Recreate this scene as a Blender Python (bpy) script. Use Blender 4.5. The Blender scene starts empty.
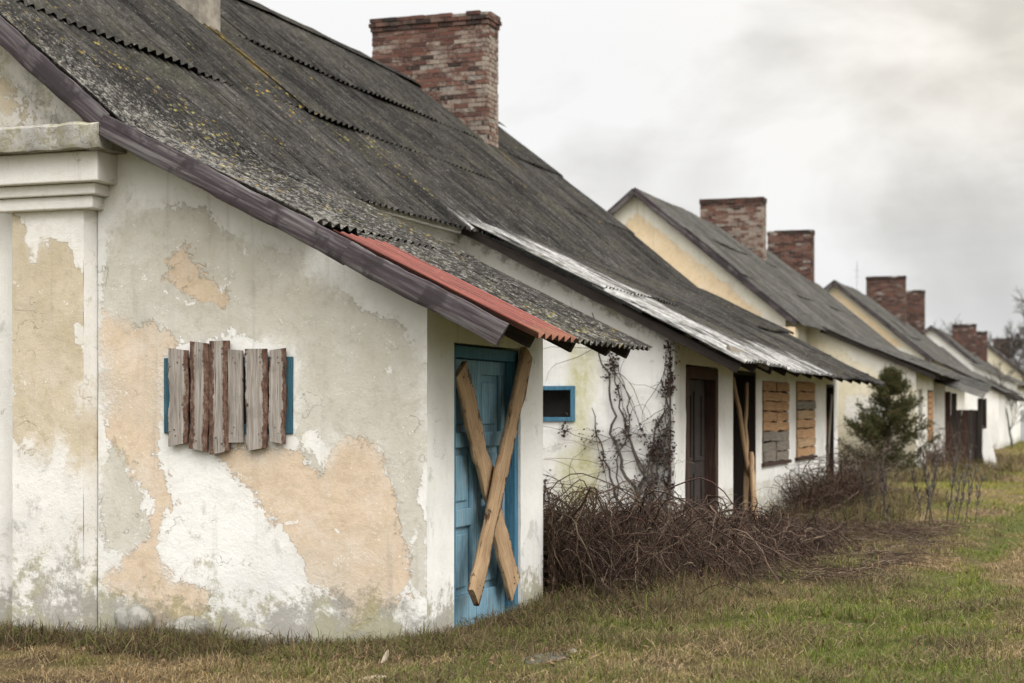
import bpy, math, random
import numpy as np
from mathutils import Matrix, Vector

# ------------------------------------------------------------------ camera, sky, sun
S = bpy.context.scene
COL = S.collection
R = math.radians
cd = bpy.data.cameras.new('camera')
cam = bpy.data.objects.new('camera', cd)
COL.objects.link(cam)
S.camera = cam
cd.sensor_width = 36.0
cd.lens = 1700.0 / 1024.0 * 36.0
cd.shift_y = (412 - 341.5) / 1024.0
cd.clip_start = 0.1
cd.clip_end = 6000
cam.location = (0, 0, 1.6)
cam.rotation_euler = (R(90), 0, R(19.38))
cd.dof.use_dof = True
cd.dof.focus_distance = 13.2
cd.dof.aperture_fstop = 2.2

SUN_EL, SUN_AZ = 40.0, 122.0        # azimuth clockwise from +Y
sl = bpy.data.lights.new('sun', 'SUN')
sl.energy = 1.1
sl.angle = R(24)
sl.color = (1.0, 0.975, 0.94)
sun = bpy.data.objects.new('sun', sl)
COL.objects.link(sun)
sdir = Vector((math.sin(R(SUN_AZ)) * math.cos(R(SUN_EL)), math.cos(R(SUN_AZ)) * math.cos(R(SUN_EL)), math.sin(R(SUN_EL))))
sun.rotation_euler = sdir.to_track_quat('Z', 'Y').to_euler()
sun.location = (20, -20, 30)

S.view_settings.view_transform = 'Standard'
S.view_settings.look = 'None'
S.view_settings.exposure = 0.33
S.view_settings.gamma = 1.0
S.view_settings.use_curve_mapping = False
S.cycles.max_bounces = 6
S.cycles.diffuse_bounces = 3
S.cycles.glossy_bounces = 2
S.cycles.use_adaptive_sampling = True
S.cycles.adaptive_threshold = 0.02
S.cycles.use_denoising = True


class NT:
    """tiny node-graph helper"""
    def __init__(s, tree):
        s.t = tree
        tree.nodes.clear()

    def n(s, typ, props=None, **ins):
        nd = s.t.nodes.new(typ)
        for k, v in (props or {}).items():
            setattr(nd, k, v)
        for k, v in ins.items():
            key = int(k[1:]) if k[0] == 'i' and k[1:].isdigit() else k.replace('_', ' ')
            s.set(nd.inputs[key], v)
        return nd

    def set(s, sock, v):
        if isinstance(v, bpy.types.NodeSocket):
            s.t.links.new(v, sock)
        elif isinstance(v, bpy.types.Node):
            s.t.links.new(v.outputs[0], sock)
        elif isinstance(v, (tuple, list)) and len(v) == 3 and sock.type == 'RGBA':
            sock.default_value = (*v, 1)
        else:
            sock.default_value = v

    def math(s, op, a, b=0.0, c=None, clamp=False):
        nd = s.n('ShaderNodeMath', {'operation': op, 'use_clamp': clamp}, i0=a, i1=b)
        if c is not None:
            s.set(nd.inputs[2], c)
        return nd.outputs[0]

    def mix(s, f, a, b, blend='MIX'):
        nd = s.t.nodes.new('ShaderNodeMix')
        nd.data_type = 'RGBA'
        nd.blend_type = blend
        s.set(nd.inputs[0], f)
        s.set(nd.inputs[6], a)
        s.set(nd.inputs[7], b)
        return nd.outputs[2]

    def noise(s, vec, scale, detail=6, rough=0.6, dist=0.0):
        return s.n('ShaderNodeTexNoise', None, Vector=vec, Scale=scale, Detail=detail, Roughness=rough, Distortion=dist).outputs['Fac']

    def mapv(s, vec, scale=(1, 1, 1), loc=(0, 0, 0)):
        return s.n('ShaderNodeMapping', None, Vector=vec, Scale=scale, Location=loc).outputs[0]

    def step(s, v, lo, hi, a=0.0, b=1.0):
        nd = s.n('ShaderNodeMapRange', {'interpolation_type': 'SMOOTHSTEP'}, Value=v)
        nd.inputs[1].default_value = lo
        nd.inputs[2].default_value = hi
        nd.inputs[3].default_value = a
        nd.inputs[4].default_value = b
        return nd.outputs[0]

    def ramp(s, f, stops):
        nd = s.n('ShaderNodeValToRGB', None, Fac=f)
        e = nd.color_ramp.elements
        while len(e) < len(stops):
            e.new(0.5)
        for q, (p, c) in zip(e, stops):
            q.position = p
            q.color = (*c, 1)
        return nd.outputs[0]

    def attr(s, name):
        return s.n('ShaderNodeAttribute', {'attribute_name': name}).outputs['Fac']

    def attrc(s, name):
        return s.n('ShaderNodeAttribute', {'attribute_name': name}).outputs['Color']


w = bpy.data.worlds.new('World')
S.world = w
w.use_nodes = True
g = NT(w.node_tree)
sky = g.n('ShaderNodeTexSky', {'sky_type': 'NISHITA', 'sun_disc': False, 'sun_elevation': R(SUN_EL), 'sun_rotation': R(SUN_AZ)})
tc = g.n('ShaderNodeTexCoord').outputs['Generated']
sep = g.n('ShaderNodeSeparateXYZ', None, Vector=tc)
dx_, dy_, dz_ = sep.outputs
cv = g.mapv(tc, (1.0, 1.0, 1.9), (0.6, 0.2, 0.35))
nA = g.noise(cv, 4.2, 6, 0.5, 0.8)
nB = g.noise(g.mapv(tc, (1, 1, 2.2), (3.1, 0.4, 1.7)), 10.0, 5, 0.55, 0.3)
nn = g.math('ADD', g.math('MULTIPLY', nA, 0.72), g.math('MULTIPLY', nB, 0.28))
# the overcast is thinner (whiter) to the west, thicker to the north-east
side = g.step(dx_, -0.33, 0.0)
thr = g.math('ADD', nn, g.math('MULTIPLY_ADD', side, -0.125, 0.075))
cl = g.ramp(thr, [(0.29, (0.455, 0.445, 0.43)), (0.40, (0.56, 0.55, 0.53)), (0.48, (0.67, 0.66, 0.645)), (0.56, (0.76, 0.755, 0.745))])
zup = g.math('MAXIMUM', dz_, 0.0)
low = g.step(zup, 0.0, 0.13)
cl = g.mix(g.math('MULTIPLY', g.math('SUBTRACT', 1.0, low), 0.55), cl, (0.56, 0.58, 0.605))
cream = g.math('MULTIPLY', g.math('MULTIPLY', g.step(dx_, -0.30, 0.0), g.step(zup, 0.09, 0.20)), g.step(zup, 0.5, 0.28))
cl = g.mix(g.math('MULTIPLY', cream, 0.8), cl, g.mix(1.0, cl, (1.10, 1.04, 0.93), 'MULTIPLY'))
# overcast luminance: the zenith is about three times as bright as the horizon
cie = g.step(zup, 0.20, 0.95, 1.0, 4.2)
back = g.step(g.math('SUBTRACT', g.math('MULTIPLY', dx_, 0.75), g.math('MULTIPLY', dy_, 0.66)), -0.35, 0.9, 1.0, 1.6)
cl = g.mix(1.0, cl, g.n('ShaderNodeCombineXYZ', None, X=g.math('MULTIPLY', cie, back), Y=g.math('MULTIPLY', cie, back), Z=g.math('MULTIPLY', cie, back)).outputs[0], 'MULTIPLY')
SKY_STR = 0.12
cl = g.mix(1.0, cl, (1.0 / SKY_STR,) * 3, 'MULTIPLY')
mixed = g.mix(0.96, sky.outputs[0], cl)
bg = g.n('ShaderNodeBackground', None, Color=mixed, Strength=SKY_STR)
g.t.links.new(bg.outputs[0], g.n('ShaderNodeOutputWorld').inputs[0])

# ------------------------------------------------------------------ numeric helpers
rng = random.Random(11)


def _h(ix, iy, seed):
    n = (ix.astype(np.int64) * 374761393 + iy.astype(np.int64) * 668265263 + seed * 1442695041) & 0xFFFFFFFF
    n = ((n ^ (n >> 13)) * 1274126177) & 0xFFFFFFFF
    n = n ^ (n >> 16)
    return (n & 0xFFFF) / 65535.0


def vnoise(x, y, seed=0):
    x = np.asarray(x, float)
    y = np.asarray(y, float)
    ix = np.floor(x)
    iy = np.floor(y)
    fx = x - ix
    fy = y - iy
    fx = fx * fx * (3 - 2 * fx)
    fy = fy * fy * (3 - 2 * fy)
    a = _h(ix, iy, seed)
    b = _h(ix + 1, iy, seed)
    c = _h(ix, iy + 1, seed)
    d = _h(ix + 1, iy + 1, seed)
    return (a * (1 - fx) + b * fx) * (1 - fy) + (c * (1 - fx) + d * fx) * fy


def fbm(x, y, seed=0, octs=4):
    s = 0.0
    amp = 0.5
    tot = 0.0
    for o in range(octs):
        s = s + amp * vnoise(np.asarray(x) * 2 ** o, np.asarray(y) * 2 ** o, seed + o * 17)
        tot += amp
        amp *= 0.55
    return s / tot


def sdf(poly, u, z):
    """signed distance, positive inside"""
    u = np.asarray(u, float)
    z = np.asarray(z, float)
    d = np.full(u.shape, 1e9)
    ins = np.zeros(u.shape, bool)
    for i in range(len(poly)):
        (x0, y0), (x1, y1) = poly[i], poly[(i + 1) % len(poly)]
        ex, ey = x1 - x0, y1 - y0
        t = np.clip(((u - x0) * ex + (z - y0) * ey) / (ex * ex + ey * ey + 1e-12), 0, 1)
        d = np.minimum(d, np.hypot(u - x0 - ex * t, z - y0 - ey * t))
        c = ((y0 <= z) != (y1 <= z)) & (u < x0 + (z - y0) * ex / (ey if abs(ey) > 1e-9 else 1e-9))
        ins ^= c
    return np.where(ins, d, -d)


# ------------------------------------------------------------------ objects
WM = {}


def link(o, parent=None, mw=None):
    COL.objects.link(o)
    mw = mw or Matrix.Identity(4)
    if parent is not None:
        o.parent = parent
        o.matrix_parent_inverse = WM[parent.name].inverted()
    o.matrix_basis = mw
    WM[o.name] = mw
    return o


def tag(o, label=None, cat=None, group=None, kind=None):
    if label:
        o['label'] = label
    if cat:
        o['category'] = cat
    if group:
        o['group'] = group
    if kind:
        o['kind'] = kind
    return o


def empty(name, loc, label, cat, group=None):
    o = bpy.data.objects.new(name, None)
    o.empty_display_size = 0.3
    link(o, None, Matrix.Translation(loc))
    return tag(o, label, cat, group)


class M:
    def __init__(s):
        s.v = []
        s.f = []
        s.at = {}

    def add(s, vs, fs, **attrs):
        b = len(s.v)
        s.v.extend(vs)
        s.f.extend([tuple(i + b for i in f) for f in fs])
        for k in set(s.at) | set(attrs):
            L = s.at.setdefault(k, [])
            L.extend([0.0] * (b - len(L)))
            a = attrs.get(k, 0.0)
            L.extend(list(a) if hasattr(a, '__len__') else [a] * len(vs))

    def box(s, x0, x1, y0, y1, z0, z1, **at):
        vs = [(x, y, z) for x in (x0, x1) for y in (y0, y1) for z in (z0, z1)]
        s.add(vs, [(0, 1, 3, 2), (4, 6, 7, 5), (0, 4, 5, 1), (2, 3, 7, 6), (0, 2, 6, 4), (1, 5, 7, 3)], **at)

    def prism(s, poly, fn, d0, d1, **at):
        """poly: 2D points; fn(u, v, d) -> 3D"""
        n = len(poly)
        vs = [fn(u, v, d0) for u, v in poly] + [fn(u, v, d1) for u, v in poly]
        fs = [tuple(range(n))[::-1], tuple(range(n, 2 * n))] + [(i, (i + 1) % n, n + (i + 1) % n, n + i) for i in range(n)]
        s.add(vs, fs, **at)

    def tube(s, pts, rad, n=6, **at):
        vs = []
        pts = [Vector(p) for p in pts]
        for i, p in enumerate(pts):
            t = (pts[min(i + 1, len(pts) - 1)] - pts[max(i - 1, 0)])
            if t.length < 1e-9:
                t = Vector((0, 0, 1))
            t.normalize()
            a = t.orthogonal().normalized()
            b = t.cross(a)
            r = rad[i] if hasattr(rad, '__len__') else rad
            for k in range(n):
                th = 2 * math.pi * k / n
                vs.append(tuple(p + (a * math.cos(th) + b * math.sin(th)) * r))
        fs = [(i * n + k, i * n + (k + 1) % n, (i + 1) * n + (k + 1) % n, (i + 1) * n + k) for i in range(len(pts) - 1) for k in range(n)]
        fs += [tuple(range(n))[::-1], tuple(range((len(pts) - 1) * n, len(pts) * n))]
        s.add(vs, fs, **at)

    def build(s, name, mat, parent=None, mw=None, smooth=None, bevel=0.0):
        me = bpy.data.meshes.new(name)
        me.from_pydata([tuple(map(float, p)) for p in s.v], [], s.f)
        for k, L in s.at.items():
            L = L + [0.0] * (len(s.v) - len(L))
            a = me.attributes.new(k, 'FLOAT', 'POINT')
            a.data.foreach_set('value', np.array(L, np.float32))
        me.materials.append(mat)
        if smooth is not None:
            me.polygons.foreach_set('use_smooth', np.ones(len(me.polygons), bool))
            me.set_sharp_from_angle(angle=R(smooth))
        o = bpy.data.objects.new(name, me)
        link(o, parent, mw)
        if bevel:
            b = o.modifiers.new('bevel', 'BEVEL')
            b.width = bevel
            b.segments = 2
            b.limit_method = 'ANGLE'
        return o


def np_mesh(name, V, T, mat, parent=None, col=None, tone=None, smooth=False):
    me = bpy.data.meshes.new(name)
    V = np.ascontiguousarray(V, np.float32)
    T = np.ascontiguousarray(T, np.int32)
    me.vertices.add(len(V))
    me.vertices.foreach_set('co', V.ravel())
    me.loops.add(T.size)
    me.loops.foreach_set('vertex_index', T.ravel())
    k = T.shape[1]
    me.polygons.add(len(T))
    me.polygons.foreach_set('loop_start', np.arange(len(T), dtype=np.int32) * k)
    me.polygons.foreach_set('loop_total', np.full(len(T), k, np.int32))
    if smooth:
        me.polygons.foreach_set('use_smooth', np.ones(len(T), bool))
    if col is not None:
        a = me.attributes.new('col', 'FLOAT_COLOR', 'POINT')
        c4 = np.ones((len(V), 4), np.float32)
        c4[:, :3] = col
        a.data.foreach_set('color', c4.ravel())
    if tone is not None:
        a = me.attributes.new('tone', 'FLOAT', 'POINT')
        a.data.foreach_set('value', np.ascontiguousarray(tone, np.float32))
    me.update(calc_edges=True)
    me.validate()
    me.materials.append(mat)
    o = bpy.data.objects.new(name, me)
    return link(o, parent)


def np_tubes(P, rad, sides=3):
    """P: (N,K,3) paths; rad: (N,K). -> verts, quads"""
    N, K, _ = P.shape
    T = np.gradient(P, axis=1)
    T /= np.linalg.norm(T, axis=2, keepdims=True) + 1e-9
    ref = np.where(np.abs(T[..., 2:3]) > 0.9, np.array([1.0, 0, 0]), np.array([0, 0, 1.0]))
    A = np.cross(T, ref)
    A /= np.linalg.norm(A, axis=2, keepdims=True) + 1e-9
    B = np.cross(T, A)
    th = np.arange(sides) * 2 * np.pi / sides
    V = P[:, :, None, :] + rad[:, :, None, None] * (np.cos(th)[None, None, :, None] * A[:, :, None, :] + np.sin(th)[None, None, :, None] * B[:, :, None, :])
    V = V.reshape(-1, 3)
    n = np.arange(N)[:, None, None] * K * sides
    k = np.arange(K - 1)[None, :, None] * sides
    j = np.arange(sides)[None, None, :]
    j2 = (j + 1) % sides
    Q = np.stack([n + k + j, n + k + j2, n + k + sides + j2, n + k + sides + j], -1).reshape(-1, 4)
    return V, Q


# ------------------------------------------------------------------ materials
def mat(name):
    m = bpy.data.materials.new(name)
    m.use_nodes = True
    return m, NT(m.node_tree)


def finish(g, color, rough=0.85, bump=None, bstr=0.4, bdist=0.01, spec=0.25):
    b = g.n('ShaderNodeBsdfPrincipled', None, Base_Color=color, Roughness=rough)
    b.inputs['Specular IOR Level'].default_value = spec
    if bump is not None:
        bn = g.n('ShaderNodeBump', None, Height=bump, Strength=bstr, Distance=bdist)
        g.t.links.new(bn.outputs[0], b.inputs['Normal'])
    g.t.links.new(b.outputs[0], g.n('ShaderNodeOutputMaterial').inputs[0])


def obj_co(g):
    return g.n('ShaderNodeTexCoord').outputs['Object']


def plaster(name, white, A, B, grey=(0.42, 0.41, 0.39), seed=0.0):
    m, g = mat(name)
    co = g.mapv(obj_co(g), (1, 1, 1), (seed, seed * 0.7, seed * 1.3))
    n1 = g.noise(co, 3.0, 10, 0.68, 0.4)
    n2 = g.noise(co, 14.0, 8, 0.65)
    n3 = g.noise(co, 60.0, 5, 0.6)
    big = g.noise(co, 1.1, 4, 0.55)
    e = g.math('ADD', g.math('MULTIPLY_ADD', n1, 0.40, -0.20), g.math('MULTIPLY_ADD', n2, 0.20, -0.10))
    e2 = g.math('ADD', g.math('MULTIPLY_ADD', g.noise(g.mapv(co, (1, 1, 1), (5, 3, 8)), 4.2, 10, 0.68, 0.3), 0.40, -0.20), g.math('MULTIPLY_ADD', n2, -0.20, 0.10))
    n5 = g.noise(g.mapv(co, (1, 1, 1), (4, 9, 1)), 34.0, 6, 0.7)
    va = g.math('ADD', g.math('ADD', g.attr('a'), e), g.math('MULTIPLY_ADD', n5, 0.16, -0.08))
    vb = g.math('ADD', g.math('ADD', g.attr('b'), e2), g.math('MULTIPLY_ADD', n5, -0.16, 0.08))
    zone = g.step(g.noise(g.mapv(co, (1, 1, 1), (7, 7, 3)), 1.5, 3, 0.5), 0.44, 0.60)
    mA = g.mix(zone, g.step(va, -0.006, 0.010), g.step(va, -0.10, 0.12))
    mB = g.mix(g.math('MULTIPLY', zone, 0.9), g.step(vb, -0.006, 0.010), g.step(vb, -0.09, 0.13))
    # colour coats
    wcol = g.mix(g.step(big, 0.42, 0.68), white, tuple(c * 0.86 for c in white))
    wcol = g.mix(g.math('MULTIPLY', g.step(n2, 0.52, 0.72), 0.35), wcol, tuple(c * f for c, f in zip(white, (0.84, 0.80, 0.72))))
    wcol = g.mix(g.math('MULTIPLY', g.step(n1, 0.60, 0.66), 0.55), wcol, grey)
    acol = g.mix(g.step(n1, 0.35, 0.62), A, tuple(c * f for c, f in zip(A, (1.12, 1.14, 1.18))))
    acol = g.mix(g.math('MULTIPLY', g.step(n2, 0.50, 0.66), 0.5), acol, tuple(c * f for c, f in zip(A, (0.82, 0.82, 0.80))))
    bcol = g.mix(g.step(n2, 0.38, 0.66), B, tuple(c * f for c, f in zip(B, (0.86, 0.84, 0.80))))
    hz1 = g.noise(g.mapv(co, (1, 1, 1), (2, 8, 5)), 2.2, 8, 0.72, 0.2)
    acol = g.mix(g.math('MULTIPLY', g.step(hz1, 0.50, 0.68), 0.42), acol, tuple(0.5 * (p + q) for p, q in zip(A, white)))
    bcol = g.mix(g.math('MULTIPLY', g.step(hz1, 0.50, 0.68), 0.55), bcol, tuple(0.55 * p + 0.45 * q for p, q in zip(B, white)))
    bcol = g.mix(g.math('MULTIPLY', g.step(big, 0.48, 0.62), 0.5), bcol, tuple(0.6 * p + 0.4 * q for p, q in zip(A, B)))
    soft = g.step(g.math('ADD', g.math('MAXIMUM', g.attr('a'), g.attr('b')), g.math('ADD', e, g.math('MULTIPLY_ADD', n2, 0.5, -0.25))), -0.20, 0.02)
    wcol = g.mix(g.math('MULTIPLY', soft, 0.15), wcol, A)
    c = g.mix(g.math('MULTIPLY', mA, 0.94), wcol, acol)
    c = g.mix(g.math('MULTIPLY', mB, 0.92), c, bcol)
    either = g.math('MAXIMUM', mA, mB)
    # flecks of lime left on the bare coats and chips in the lime
    fl = g.math('MULTIPLY', g.step(g.math('ADD', n3, g.math('MULTIPLY', n1, 0.5)), 0.93, 0.96), either)
    fl2 = g.math('MULTIPLY', g.step(g.noise(co, 7.0, 7, 0.75, 0.6), 0.635, 0.655), either)
    c = g.mix(g.math('MULTIPLY', g.math('MAXIMUM', fl, fl2), 0.85), c, white)
    chip = g.math('MULTIPLY', g.step(g.noise(g.mapv(co, (1, 1, 1), (9, 2, 4)), 24.0, 6, 0.75), 0.685, 0.71), g.math('SUBTRACT', 1.0, either))
    c = g.mix(g.math('MULTIPLY', chip, 0.6), c, grey)
    # mould and damp stains
    mo = g.attr('m')
    md = g.math('ADD', mo, g.math('MULTIPLY_ADD', g.noise(co, 6.5, 11, 0.80, 0.1), 1.9, -1.16))
    mk = g.step(md, -0.02, 0.26)
    mcol = g.mix(g.step(n1, 0.42, 0.56), (0.22, 0.205, 0.095), (0.20, 0.185, 0.155))
    c = g.mix(g.math('MULTIPLY', mk, 0.72), c, mcol)
    ys_ = g.math('MULTIPLY', g.step(g.math('ADD', g.attr('y'), g.math('MULTIPLY_ADD', g.noise(g.mapv(co, (2.2, 2.2, 0.8)), 3.0, 9, 0.72, 0.5), 1.2, -0.6)), 0.0, 0.75), 0.75)
    c = g.mix(ys_, c, g.mix(g.step(n2, 0.42, 0.6), (0.42, 0.39, 0.14), (0.50, 0.48, 0.30)))
    # vertical rain streaks
    st = g.noise(g.mapv(co, (7, 7, 0.35)), 1.6, 6, 0.6)
    c = g.mix(g.math('MULTIPLY', g.step(st, 0.56, 0.76), 0.28), c, tuple(x * 0.55 for x in grey))
    # hairline cracks
    wob = g.n('ShaderNodeVectorMath', {'operation': 'ADD'})
    g.set(wob.inputs[0], co)
    g.set(wob.inputs[1], g.n('ShaderNodeTexNoise', None, Vector=co, Scale=5.0, Detail=5.0).outputs['Color'])
    vo = g.n('ShaderNodeTexVoronoi', {'feature': 'DISTANCE_TO_EDGE'}, Vector=wob.outputs[0], Scale=1.0)
    ck = g.math('MULTIPLY', g.step(vo.outputs['Distance'], 0.007, 0.001), g.step(g.noise(g.mapv(co, (1, 1, 1), (1, 6, 2)), 1.6, 3, 0.5), 0.55, 0.62))
    c = g.mix(g.math('MULTIPLY', ck, 0.35), c, (0.11, 0.095, 0.08))
    h = g.math('ADD', g.math('MULTIPLY', mA, -0.9), g.math('MULTIPLY', mB, -1.2))
    h = g.math('ADD', h, g.math('MULTIPLY', n3, 0.5))
    h = g.math('ADD', h, g.math('MULTIPLY', n2, 0.9))
    h = g.math('ADD', h, g.math('MULTIPLY', n1, 2.0))
    h = g.math('ADD', h, g.math('MULTIPLY', ck, -1.0))
    finish(g, c, 0.95, h, 0.7, 0.008, 0.08)
    return m


def wood(name, cols, dark=(0.03, 0.025, 0.02), rough=0.85, gs=1.0, bark=None, peel=False, blotk=0.45):
    """grain runs along local Z"""
    m, g = mat(name)
    rnd = g.n('ShaderNodeObjectInfo').outputs['Random']
    off = g.n('ShaderNodeCombineXYZ', None, X=g.math('MULTIPLY', rnd, 37.0), Y=g.math('MULTIPLY', rnd, 11.0), Z=g.math('MULTIPLY', rnd, 53.0))
    va = g.n('ShaderNodeVectorMath', {'operation': 'ADD'})
    g.set(va.inputs[0], obj_co(g))
    g.set(va.inputs[1], off.outputs[0])
    co = va.outputs[0]
    gr = g.noise(g.mapv(co, (26 * gs, 26 * gs, 1.3 * gs)), 1.6, 7, 0.65, 0.7)
    gr2 = g.noise(g.mapv(co, (90 * gs, 90 * gs, 3.0 * gs)), 1.3, 4, 0.6)
    blot = g.noise(co, 5.0 * gs, 5, 0.6)
    c = g.ramp(g.math('ADD', g.math('MULTIPLY', gr, 0.75), g.math('MULTIPLY', gr2, 0.25)), [(0.30, cols[0]), (0.48, cols[1]), (0.64, cols[2])])
    c = g.mix(g.math('MULTIPLY', g.step(blot, 0.50, 0.70 if blotk < 0.5 else 0.58), blotk), c, tuple(x * 0.55 for x in cols[1]))
    c = g.mix(g.math('MULTIPLY', rnd, 0.28), c, tuple(x * 0.7 for x in cols[1]))
    if peel:
        pl = g.step(g.math('ADD', g.noise(g.mapv(co, (5, 5, 1.6)), 2.2, 9, 0.78), g.math('MULTIPLY_ADD', gr2, 0.3, -0.15)), 0.565, 0.60)
        c = g.mix(g.math('MULTIPLY', pl, 0.8), c, g.mix(g.step(gr, 0.4, 0.6), (0.13, 0.12, 0.105), (0.30, 0.33, 0.33)))
    crk = g.step(gr2, 0.375, 0.325)
    c = g.mix(g.math('MULTIPLY', crk, 0.8), c, dark)
    h = g.math('ADD', g.math('MULTIPLY', gr, 1.0), g.math('MULTIPLY', gr2, 0.6))
    if bark:
        bk = g.step(g.math('ADD', g.attr('bark'), g.math('MULTIPLY_ADD', g.noise(co, 9.0, 8, 0.75, 0.5), 1.6, -0.95)), 0.22, 0.32)
        bt = g.noise(g.mapv(co, (1, 1, 0.5)), 34.0, 6, 0.7)
        bc = g.ramp(bt, [(0.32, (0.035, 0.025, 0.02)), (0.5, bark[0]), (0.68, bark[1])])
        c = g.mix(bk, c, bc)
        h = g.math('ADD', h, g.math('MULTIPLY', g.math('MULTIPLY', bk, bt), 5.0))
    finish(g, c, rough, h, 0.6, 0.004, 0.2)
    return m


def simple(name, c1, c2, scale=6.0, rough=0.85, bs=0.3, spec=0.25):
    m, g = mat(name)
    co = obj_co(g)
    n = g.noise(co, scale, 7, 0.65)
    c = g.mix(g.step(n, 0.36, 0.64), c1, c2)
    finish(g, c, rough, n, bs, 0.01, spec)
    return m


def roofing(name, c1, c2, seed=0.0, lich=1.0):
    m, g = mat(name)
    co = g.mapv(obj_co(g), (1, 1, 1), (seed, seed, 0))
    st = g.noise(g.mapv(co, (0.9, 17, 0.9)), 1.3, 9, 0.74, 0.3)
    big = g.noise(g.mapv(co, (0.5, 0.9, 0.5)), 1.3, 5, 0.6)
    n2 = g.noise(co, 11.0, 8, 0.7)
    n3 = g.noise(g.mapv(co, (0.5, 1, 0.5)), 60.0, 6, 0.75)
    c = g.mix(g.step(g.math('ADD', g.math('MULTIPLY', st, 0.6), g.math('MULTIPLY', big, 0.4)), 0.38, 0.60), c1, c2)
    c = g.mix(g.math('MULTIPLY', g.step(big, 0.5, 0.66), 0.5), c, (0.040, 0.040, 0.027))
    tone = g.math('MULTIPLY_ADD', g.attr('tone'), 0.40, 0.80)
    c = g.mix(1.0, c, g.n('ShaderNodeCombineXYZ', None, X=tone, Y=tone, Z=tone).outputs[0], 'MULTIPLY')
    pale = g.attr('pale')
    # grey lichen crust
    gl = g.step(g.math('ADD', g.math('ADD', g.math('MULTIPLY', n3, 0.6), g.math('MULTIPLY', n2, 0.4)), g.math('MULTIPLY', pale, 0.16)), 0.555, 0.66)
    c = g.mix(g.math('MULTIPLY', gl, 0.6), c, (0.22, 0.21, 0.19))
    gl2 = g.step(g.math('ADD', st, g.math('MULTIPLY', pale, 0.12)), 0.60, 0.74)
    c = g.mix(g.math('MULTIPLY', gl2, 0.45), c, (0.19, 0.178, 0.16))
    # dark soot runs
    dk = g.step(g.noise(g.mapv(co, (0.7, 9, 0.7), (3, 7, 1)), 1.5, 7, 0.7), 0.55, 0.68)
    c = g.mix(g.math('MULTIPLY', dk, 0.5), c, (0.024, 0.021, 0.018))
    # yellow lichen spots
    v = g.n('ShaderNodeTexVoronoi', None, Vector=g.mapv(co, (0.8, 1.2, 0.8)), Scale=17.0)
    sp = g.math('MULTIPLY', g.step(g.math('ADD', v.outputs['Distance'], g.math('MULTIPLY_ADD', n3, 0.5, -0.25)), 0.34, 0.14), g.step(g.math('ADD', g.noise(co, 0.9, 3, 0.5), g.math('MULTIPLY', g.attr('yel'), 0.15)), 0.63, 0.72))
    sp = g.math('MULTIPLY', sp, g.step(n2, 0.40, 0.55))
    c = g.mix(g.math('MULTIPLY', sp, 0.8 * lich), c, g.mix(g.step(v.outputs['Color'], 0.3, 0.7), (0.30, 0.20, 0.035), (0.22, 0.20, 0.07)))
    ms = g.step(g.math('ADD', g.attr('moss'), g.math('MULTIPLY_ADD', n2, 2.8, -1.75)), 0.25, 0.85)
    c = g.mix(g.math('MULTIPLY', ms, 0.65), c, (0.155, 0.105, 0.022))
    mot = g.math('ADD', g.math('MULTIPLY', g.noise(g.mapv(co, (0.8, 1.3, 0.8)), 7.0, 10, 0.8), 0.6), g.math('MULTIPLY', n3, 0.4))
    c = g.mix(1.0, c, g.ramp(mot, [(0.36, (0.36, 0.36, 0.36)), (0.5, (0.92, 0.92, 0.92)), (0.63, (1.65, 1.64, 1.60))]), 'MULTIPLY')
    # bleached sheets
    wh = g.attr('white')
    wm = g.step(g.math('ADD', wh, g.math('MULTIPLY_ADD', g.noise(g.mapv(co, (1.1, 11, 1.1)), 1.3, 9, 0.76), 2.6, -1.5)), 0.25, 0.85)
    c = g.mix(g.math('MULTIPLY', wm, 0.85), c, g.mix(g.step(n2, 0.38, 0.65), (0.46, 0.455, 0.44), (0.24, 0.232, 0.215)))
    h = g.math('ADD', g.math('MULTIPLY', n3, 0.8), g.math('MULTIPLY', n2, 1.0))
    finish(g, c, 1.0, h, 0.8, 0.010, 0.0)
    return m


def brick_mat():
    m, g = mat('old_brick')
    co = obj_co(g)
    n1 = g.noise(co, 3.2, 8, 0.7)
    n2 = g.noise(co, 22.0, 7, 0.7)
    c = g.ramp(g.attr('tone'), [(0.0, (0.032, 0.022, 0.02)), (0.35, (0.082, 0.04, 0.032)), (0.7, (0.135, 0.062, 0.046)), (1.0, (0.135, 0.085, 0.068))])
    c = g.mix(g.math('MULTIPLY', g.step(n2, 0.45, 0.7), 0.5), c, (0.06, 0.045, 0.038))
    li = g.step(g.math('ADD', g.attr('lime'), g.math('ADD', g.math('MULTIPLY_ADD', n1, 2.0, -1.0), g.math('MULTIPLY_ADD', n2, 2.2, -1.1))), 0.38, 0.85)
    c = g.mix(g.math('MULTIPLY', li, 0.8), c, g.mix(g.step(n2, 0.4, 0.6), (0.37, 0.32, 0.265), (0.24, 0.20, 0.165)))
    so = g.step(g.math('ADD', g.attr('soot'), g.math('MULTIPLY_ADD', n1, 1.8, -0.85)), 0.2, 0.6)
    c = g.mix(g.math('MULTIPLY', so, 0.75), c, (0.022, 0.02, 0.018))
    finish(g, c, 0.92, n2, 0.6, 0.01, 0.15)
    return m


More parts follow.
